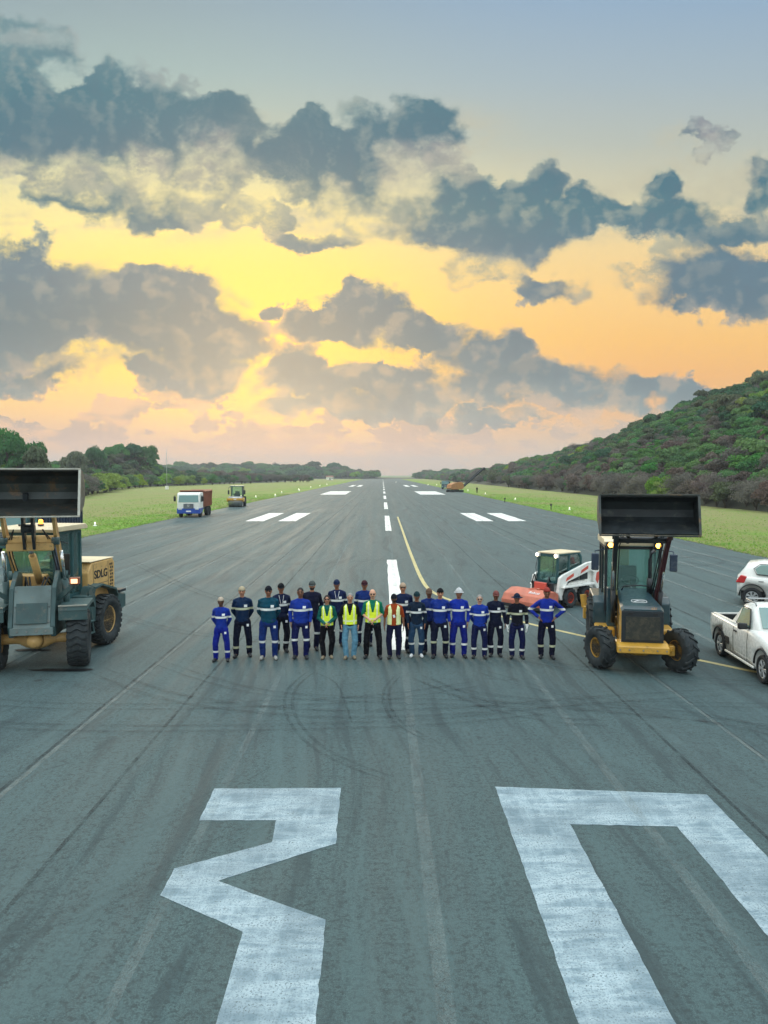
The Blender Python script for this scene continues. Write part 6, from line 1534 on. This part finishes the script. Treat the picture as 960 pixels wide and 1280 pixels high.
def hatchback():
    rw = gp(935.5, 757.5); hw = .84; WB = 2.45; rz = R(61)
    Z = root('white_hatchback', (0, 0, 0), 0, 'white hatchback with red tail lights parked behind the white pickup', 'car')
    Z.matrix_world = Matrix.Translation((rw.x + .12, rw.y, 0)) @ Matrix.Rotation(rz, 4, 'Z') @ Matrix.Translation((hw - .08, -WB, 0))
    secs = [(-.72, .68, .32, .56, .62, .60), (-.62, .78, .24, .66, .76, .66), (-.2, .82, .22, .80, .92, .70), (.5, .84, .22, .90, 1.02, .74), (1.3, .85, .22, .94, .98, .76), (2.3, .85, .22, .96, 1.0, .78), (2.78, .82, .28, .96, 1.0, .76), (2.93, .76, .36, .86, .96, .68)]
    mb, bm = shell('body', Z, secs, M_WHITEP); bm = cut_arches(bm, [(0, .35), (WB, .35)], .40, .85); mb.add(bm); mb.build('body', M_WHITEP, Z)
    mb, bm = shell('cabin', Z, [(.35, .76, .95, .98, 1.0, .68), (.95, .76, .94, .99, 1.40, .58), (1.3, .76, .94, 1.0, 1.50, .57), (2.1, .77, .94, 1.0, 1.53, .57), (2.6, .76, .94, 1.0, 1.46, .56), (2.92, .74, .90, .98, 1.02, .66)], M_WHITEP); mb.add(bm); mb.build('roof', M_WHITEP, Z)
    for s in (-1, 1):
        def sw(nm, a): pane(nm, Z, [(s * (.805 - (z - 1.0) * .32), y, z) for y, z in a], G2, .02)
        sw('front_window', [(.80, 1.04), (1.48, 1.06), (1.48, 1.42), (1.18, 1.40)]); sw('rear_window', [(1.54, 1.06), (2.30, 1.12), (2.38, 1.28), (2.20, 1.42), (1.54, 1.43)])
        m_ = MB(); q = [(s * (.808 - (z - 1.0) * .32), y, z) for y, z in [(.76, 1.02), (1.5, 1.04), (2.32, 1.10), (2.42, 1.28), (2.22, 1.445), (1.18, 1.43), (.76, 1.02)]]; m_.tube(q, .014, 6); m_.build('window_trim', M_RUB, Z)
        m_ = MB(); m_.prism([(2.70, .78), (2.62, 1.02), (2.82, 1.06), (2.98, .80)], *((.72, .835) if s > 0 else (-.835, -.72)), 'x', .02); m_.build('tail_light', M_REDLENS, Z)
        for y in (1.3, 2.18): h = MB(); h.box(s * .858 - .015, s * .858 + .015, y - .08, y + .08, .86, .895, .01); h.build('door_handle', M_STEEL, Z)
        d = MB(); d.tube([(s * .855, 1.51, .28), (s * .860, 1.51, .70), (s * .845, 1.51, .98)], .005, 5); d.build('door_seam', M_RUB, Z)
        a_ = MB()
        for y in (0, WB): a_.tube([(s * .855, y - .41 * math.cos(PI * i / 12), .35 + .41 * math.sin(PI * i / 12)) for i in range(13)], .02, 6)
        a_.build('wheel_arch_trim', M_RUB, Z)
        for y in (0, WB): wheel(Z, (s * .765, y, .315), .315, .20, .20, M_TYREC, M_ALLOY, 'car', 0, s, spokes=7)
    pane('rear_screen', Z, [(-.56, 2.70, 1.42), (.56, 2.70, 1.42), (.62, 2.93, 1.08), (-.62, 2.93, 1.08)], G2)
    pane('windscreen', Z, [(-.62, .40, 1.04), (.62, .40, 1.04), (.54, .93, 1.42), (-.54, .93, 1.42)], G2)
    mb = MB(); mb.box(-.74, .74, .2, 2.8, .20, .5); mb.build('underbody', M_RUB, Z)
pickup(); hatchback()

# ---------------------------------------------------------------- trucks
def truck(px, foot, rz, label, top_m, low_m, body_m, ribs, blen=5.0, bh=1.45, cat='truck', name='tipper_truck', grille=M_DNAVY, hgt=2.75, scale=1.0, tailup=False, stripes=False):
    g_ = gp(px, foot); Z = root(name, (g_.x, g_.y, 0), rz, label, cat); Z.scale = (scale,) * 3
    mb = MB(); mb.prism([(-.02, .95), (-.06, 1.55), (.10, 2.45), (.30, 2.62), (1.75, 2.66), (1.85, 2.5), (1.85, .95)], -1.20, 1.20, 'x', .05, seg=2); c = mb.build('cab', top_m, Z)
    mb = MB(); mb.prism([(-.10, .42), (-.12, .98), (1.7, 1.02), (1.7, .75), (1.45, .55), (.55, .45)], -1.22, 1.22, 'x', .04, seg=2); mb.build('bumper', low_m, Z)
    pane('windscreen', Z, [(-1.05, -.06, 1.62), (1.05, -.06, 1.62), (1.0, .09, 2.36), (-1.0, .09, 2.36)], G2, .04)
    for s in (-1, 1): pane('side_window', Z, [(s * 1.215, .25, 1.65), (s * 1.215, 1.2, 1.65), (s * 1.215, 1.2, 2.3), (s * 1.215, .4, 2.3)], G2, .02)
    mb = MB(); mb.box(-.52, .52, -.14, -.08, .95, 1.46, .02); 
    mb.slot(1)
    for i in range(4): mb.box(-.48, .48, -.155, -.14, 1.0 + i * .11, 1.03 + i * .11)
    if stripes:
        for i in range(5): mb.box(-1.1, 1.1, -.10, -.06, 1.0 + i * .13, 1.03 + i * .13)
    mb.build('grille', [grille, M_ALLOY], Z)
    mb = MB(); mb.lathe([(-.02, .09), (-.03, .11), (-.01, .12), (0, .09)], (0, -.155, 1.28), 'y', 20, True); mb.tube([(-.07, -.175, 1.34), (-.03, -.175, 1.21), (0, -.175, 1.29), (.03, -.175, 1.21), (.07, -.175, 1.34)], .012, 5); mb.build('emblem', M_CHROME, Z)
    for s in (-1, 1):
        mb = MB(); mb.box(s * .88 - .20, s * .88 + .20, -.15, -.10, .84, 1.02, .02); mb.build('headlight', M_HEAD, Z)
        mb = MB(); mb.tube([(s * 1.2, .1, 2.4), (s * 1.45, -.02, 2.35), (s * 1.45, -.02, 1.8)], .02, 6); mb.box(s * 1.45 - .12, s * 1.45 + .12, -.02, .06, 1.72, 2.25, .03); mb.build('mirror', M_BLACK, Z)
        for y in (1.05, 4.9, 6.15)[:3 if blen > 4.5 else 2]: wheel(Z, (s * 1.02, y, .50), .50, .30 if y < 2 else .42, .28, M_TYREM, M_BLACK, 'smooth', 0, s)
    mb = MB(); mb.box(-.45, .45, .4, 2.2 + blen, .60, .92); mb.build('chassis', M_BLACK, Z)
    mb = MB(); mb.box(-.26, .26, -.135, -.12, .60, .74, .005); mb.build('number_plate', M_PATCH, Z)
    y0 = 2.05; y1 = y0 + blen; b = MB(); b.box(-1.22, 1.22, y0, y1, 1.05, 1.15)
    for s in (-1, 1): b.box(s * 1.22 - .03, s * 1.22 + .03, y0, y1, 1.15, 1.15 + bh)
    b.box(-1.22, 1.22, y0, y0 + .06, 1.15, 1.2 + bh + .12); b.box(-1.22, 1.22, y1 - .06, y1, 1.15, 1.15 + bh); b.box(-1.25, 1.25, y0 - .5, y0 + .1, 1.24 + bh, 1.32 + bh, .01)
    for i in range(ribs):
        y = y0 + .15 + (blen - .3) * i / (ribs - 1)
        for s in (-1, 1): b.box(min(s * 1.25, s * 1.32), max(s * 1.25, s * 1.32), y - .05, y + .05, 1.1, 1.15 + bh)
    for s in (-1, 1): b.box(min(s * 1.25, s * 1.34), max(s * 1.25, s * 1.34), y0, y1, 1.12 + bh, 1.22 + bh)
    if tailup: b.prism([(y1, 1.15 + bh), (y1 + .9, 1.30 + bh), (y1 + 1.0, .9 + bh), (y1 + .2, .3 + bh), (y1, .1 + bh)], -1.2, 1.2, 'x', .02)
    b.build('tipper_body', body_m, Z)
    return Z
truck(236, 647, R(3), 'white and blue tipper truck with a rusty red body parked at the grass edge', M_WHITEM, M_BLUEP, M_RUST, 7, blen=4.8, bh=1.55, tailup=True)
truck(8, 695, R(1), 'dark teal truck with a ribbed navy body half hidden behind the wheel loader', M_DTEAL, M_DTEAL, M_DNAVY, 14, blen=6.0, bh=1.9, stripes=True)
truck(556.5, 611.5, R(-8), 'small dark teal truck far down the runway beside the milling machine', M_DTEAL, M_DTEAL, M_DTEAL, 6, blen=4.0, bh=1.2, name='distant_truck')

# ---------------------------------------------------------------- road roller
def roller():
    g_ = gp(294, 634); Z = root('road_roller', (g_.x, g_.y, 0), R(4), 'yellow road roller with a steel drum and glazed cab beyond the blue and white truck', 'road roller')
    mb = MB(); mb.lathe([(-.98, .70), (-.96, .75), (.96, .75), (.98, .70), (.96, .55), (-.96, .55)], (0, .75, .75), 'x', 40, True); mb.lathe([(-.9, 0), (-.9, .56)], (0, .75, .75)); mb.lathe([(.9, 0), (.9, .56)], (0, .75, .75)); mb.build('drum', M_STEEL, Z)
    mb = MB(); mb.box(-1.15, 1.15, -.22, .0, .95, 1.28, .03)
    for s in (-1, 1): mb.box(s * 1.08 - .07, s * 1.08 + .07, -.1, 1.9, .78, 1.18, .02)
    mb.box(-1.1, 1.1, 1.6, 1.95, .8, 1.3, .03); mb.build('drum_frame', M_JDY, Z)
    mb = MB(); mb.prism([(2.1, .8), (2.1, 1.5), (3.4, 1.55), (4.8, 1.45), (4.95, .8)], -.75, .75, 'x', .05, seg=2); mb.build('engine_hood', M_JDY, Z)
    mb = MB()
    for x in (-.78, .78):
        for y in (2.0, 3.5): mb.box(x - .05, x + .05, y - .05, y + .05, 1.3, 2.85)
    mb.box(-.8, .8, 1.95, 3.55, 1.25, 1.45, .02); mb.box(-.5, .5, 2.0, 2.3, 1.4, 1.9, .04); mb.box(-.3, .3, 2.7, 3.1, 1.5, 2.2, .05); mb.build('cab_frame', M_BLACK, Z)
    mb = MB(); mb.prism([(1.75, 2.86), (1.8, 2.98), (3.65, 3.0), (3.7, 2.86)], -.98, .98, 'x', .02); mb.build('cab_roof', M_DTEAL, Z)
    pane('windscreen', Z, [(-.78, 2.0, 1.5), (.78, 2.0, 1.5), (.78, 2.0, 2.85), (-.78, 2.0, 2.85)], G1)
    for s in (-1, 1):
        pane('side_window', Z, [(s * .78, 2.0, 1.45), (s * .78, 3.5, 1.45), (s * .78, 3.5, 2.85), (s * .78, 2.0, 2.85)], G1)
        mb = MB(); mb.tube([(s * .8, 1.95, 2.8), (s * 1.15, 1.8, 2.7), (s * 1.15, 1.8, 2.0)], .03, 6); mb.box(s * 1.13 - .12, s * 1.13 + .12, 1.78, 1.86, 1.75, 2.35, .02); mb.build('mirror', M_BLACK, Z)
        wheel(Z, (s * .85, 3.9, .72), .72, .50, .36, M_TYREM, M_JDY, 'lug', 0, s, 18)
        mb = MB(); mb.box(s * .45 - .08, s * .45 + .08, -.26, -.2, 1.30, 1.42, .01); mb.build('headlight', M_HEAD, Z)
    mb = MB(); mb.box(-.18, .18, -.235, -.222, 1.03, 1.13); mb.build('number_plate', M_PATCH, Z)
roller()

# ---------------------------------------------------------------- milling machine far down the runway
def miller():
    g_ = gp(568, 615); Z = root('milling_machine', (g_.x, g_.y, 0), R(-62), 'orange road milling machine with its long conveyor raised over the grass', 'milling machine')
    mb = MB(); mb.prism([(-1.9, 1.0), (-1.6, 2.0), (-.2, 2.5), (1.6, 2.7), (2.2, 2.3), (2.3, 1.0), (1.6, .7), (-1.5, .7)], -1.1, 1.1, 'x', .06); mb.build('body', M_ORANGE, Z)
    mb = MB(); mb.box(-1.0, 1.0, .3, 1.4, 2.75, 2.85)
    for x in (-.9, .9):
        for y in (.4, 1.3): mb.box(x - .04, x + .04, y - .04, y + .04, 2.5, 2.8)
    mb.tube([(-.8, 2.0, 2.6), (-.8, 2.0, 3.3)], .1); mb.build('canopy', M_BLACK, Z)
    for s in (-1, 1):
        for y in (-1.3, 1.6):
            mb = MB(); mb.prism([(y - .7, .1), (y - .5, 0), (y + .5, 0), (y + .7, .1), (y + .7, .4), (y + .45, .58), (y - .45, .58), (y - .7, .4)], s * .9 - .18, s * .9 + .18, 'x', .02); mb.build('crawler_track', M_BLACK, Z)
    mb = MB(); mb.box(-1.0, 1.0, -.4, .6, .1, .8, .03); mb.build('milling_drum_box', M_BLACK, Z)
    Cc = root('x', (0, 0, 0)); bpy.data.objects.remove(Cc)
    mb = MB(); a, b, c = (0, 2.2, 1.1), (0, 4.2, 2.5), (0, 9.2, 6.2)
    for s in (-.42, .42): mb.bar((s, *a[1:]), (s, *b[1:]), .1, .35); mb.bar((s, *b[1:]), (s, *c[1:]), .1, .38)
    mb.bar(a, b, .8, .12); mb.bar(b, c, .8, .12); mb.cyl((-.5, 9.2, 6.2), (.5, 9.2, 6.2), .25); mb.prism([(8.9, 6.1), (9.5, 6.6), (9.75, 6.2), (9.5, 5.8)], -.5, .5, 'x'); mb.bar((0, 2.4, 2.4), (0, 5.0, 3.4), .08, .08); mb.build('conveyor', M_BLACK, Z)
miller()
person(596.2, 616.2, 608.2, 'lone dark figure standing on the grass near the far milling machine', (16, 18, 26), (12, 14, 20), skin=2, pose='down', band=None, cap='cap', capcol=(14, 14, 18), patch=False, pocket=False, stance=.1, seed=77)

# ---------------------------------------------------------------- runway edge lights, mast, far hut
M_MARK = mat('marker_white', (.82, .82, .74), .6, var=.06); M_MARKD = mat('marker_dark', (.03, .035, .03), .7, var=.2); LE = lamp_mat('edge_lamp_glow', (1.0, .93, .68), 1.6)
def marker(x, y, label, grp, s=1.0):
    Z = root('edge_light', (x, y, -.05), 0, label, 'runway light', grp); Z.scale = (s,) * 3
    mb = MB(); mb.lathe([(0, .26), (.05, .25), (.12, .14), (.30, .10), (.32, .09)], (0, 0, 0), 'z', 20); mb.build('base', M_MARK, Z)
    mb = MB(); mb.lathe([(.32, .10), (.36, .115), (.44, .10), (.50, .06), (.52, 0)], (0, 0, 0), 'z', 20); mb.build('lamp', LE, Z)
for y in (100, 141, 182, 219, 262, 303, 345): marker(24.4, y, 'small white edge light on the grass strip below the tall hill', 'edge lights on the side of the tall hill', 0.6 + y / 800)
for y in (68.6, 156, 196, 236, 276, 316, 356): marker(-25.7, y, 'small white edge light on the grass strip before the low hills', 'edge lights on the side of the low hills', 0.6 + y / 700)
for px, py in ((344, 620), (374, 613.5), (495, 603), (535, 606.6)):
    p = gp(px, py); marker(p.x, p.y, 'low white marker board lamp at the grass edge far along the runway', 'far marker lamps', 1.0)
for px, py in ((688.8, 637), (631, 628)):
    p = gp(px, py); Z = root('marker_post', (p.x, p.y, -.05), 0, 'short dark post standing in the grass near the tall hill', 'post', 'short dark posts in the grass'); mb = MB(); mb.cyl((0, 0, 0), (0, 0, .75), .06); mb.build('post', M_MARKD, Z); mb = MB(); mb.box(-.14, .14, -.03, .03, .55, .80, .01); mb.build('board', M_MARKD, Z)
m_ = atY(208, 561, 240); Z = root('antenna_mast', (m_.x, 240, 0), 0, 'thin pale antenna mast standing before the low hills', 'mast')
mb = MB(); mb.cyl((0, 0, 0), (0, 0, m_.z), .09, .05); mb.build('pole', mat('mast_grey', (.42, .46, .44), .5, var=.1), Z); mb = MB(); mb.box(-.5, .5, -.3, .3, 0, 1.1, .03); mb.build('equipment_box', M_MARK, Z)
mb = MB()
for s in (-1, 1): mb.bar((0, 0, m_.z * .8), (s * 2.2, 0, .1), .03, .03)
mb.build('guy_wire', M_STEEL, Z)
Z = root('white_hut', (-48, 700, 0), R(12), 'small white hut with a tiled roof before the far wood', 'hut')
mb = MB(); mb.box(-3, 3, -2, 2, 0, 2.8); mb.build('wall', M_MARK, Z); mb = MB(); mb.prism([(-2.4, 2.8), (0, 4.0), (2.4, 2.8)], -3.4, 3.4, 'x'); mb.build('roof', mat('hut_roof', (.25, .12, .08), .8), Z); mb = MB(); mb.box(-.5, .5, -2.04, -2.0, 0, 2.1); mb.build('door', M_MARKD, Z)
mb = MB(); mb.box(1.4, 2.3, -2.04, -2.0, 1.1, 2.0); mb.build('window', M_MARKD, Z)

# ---------------------------------------------------------------- evening haze
mb = MB(); mb.box(-2600, 2600, -200, 3200, -1.2, 75); hz = mb.build('haze', [], None)
hm = bpy.data.materials.new('evening_haze'); hm.use_nodes = True; k = NT(hm.node_tree)
pv = k.n('ShaderNodeVolumePrincipled'); k.set(pv.inputs['Color'], (.80, .86, .92)); pv.inputs['Density'].default_value = HAZE; pv.inputs['Anisotropy'].default_value = .2
o_ = k.n('ShaderNodeOutputMaterial'); k.t.links.new(pv.outputs[0], o_.inputs['Volume'])
hz.data.materials.clear(); hz.data.materials.append(hm); tag(hz, 'thin pale evening haze in the air', None, None, 'stuff')
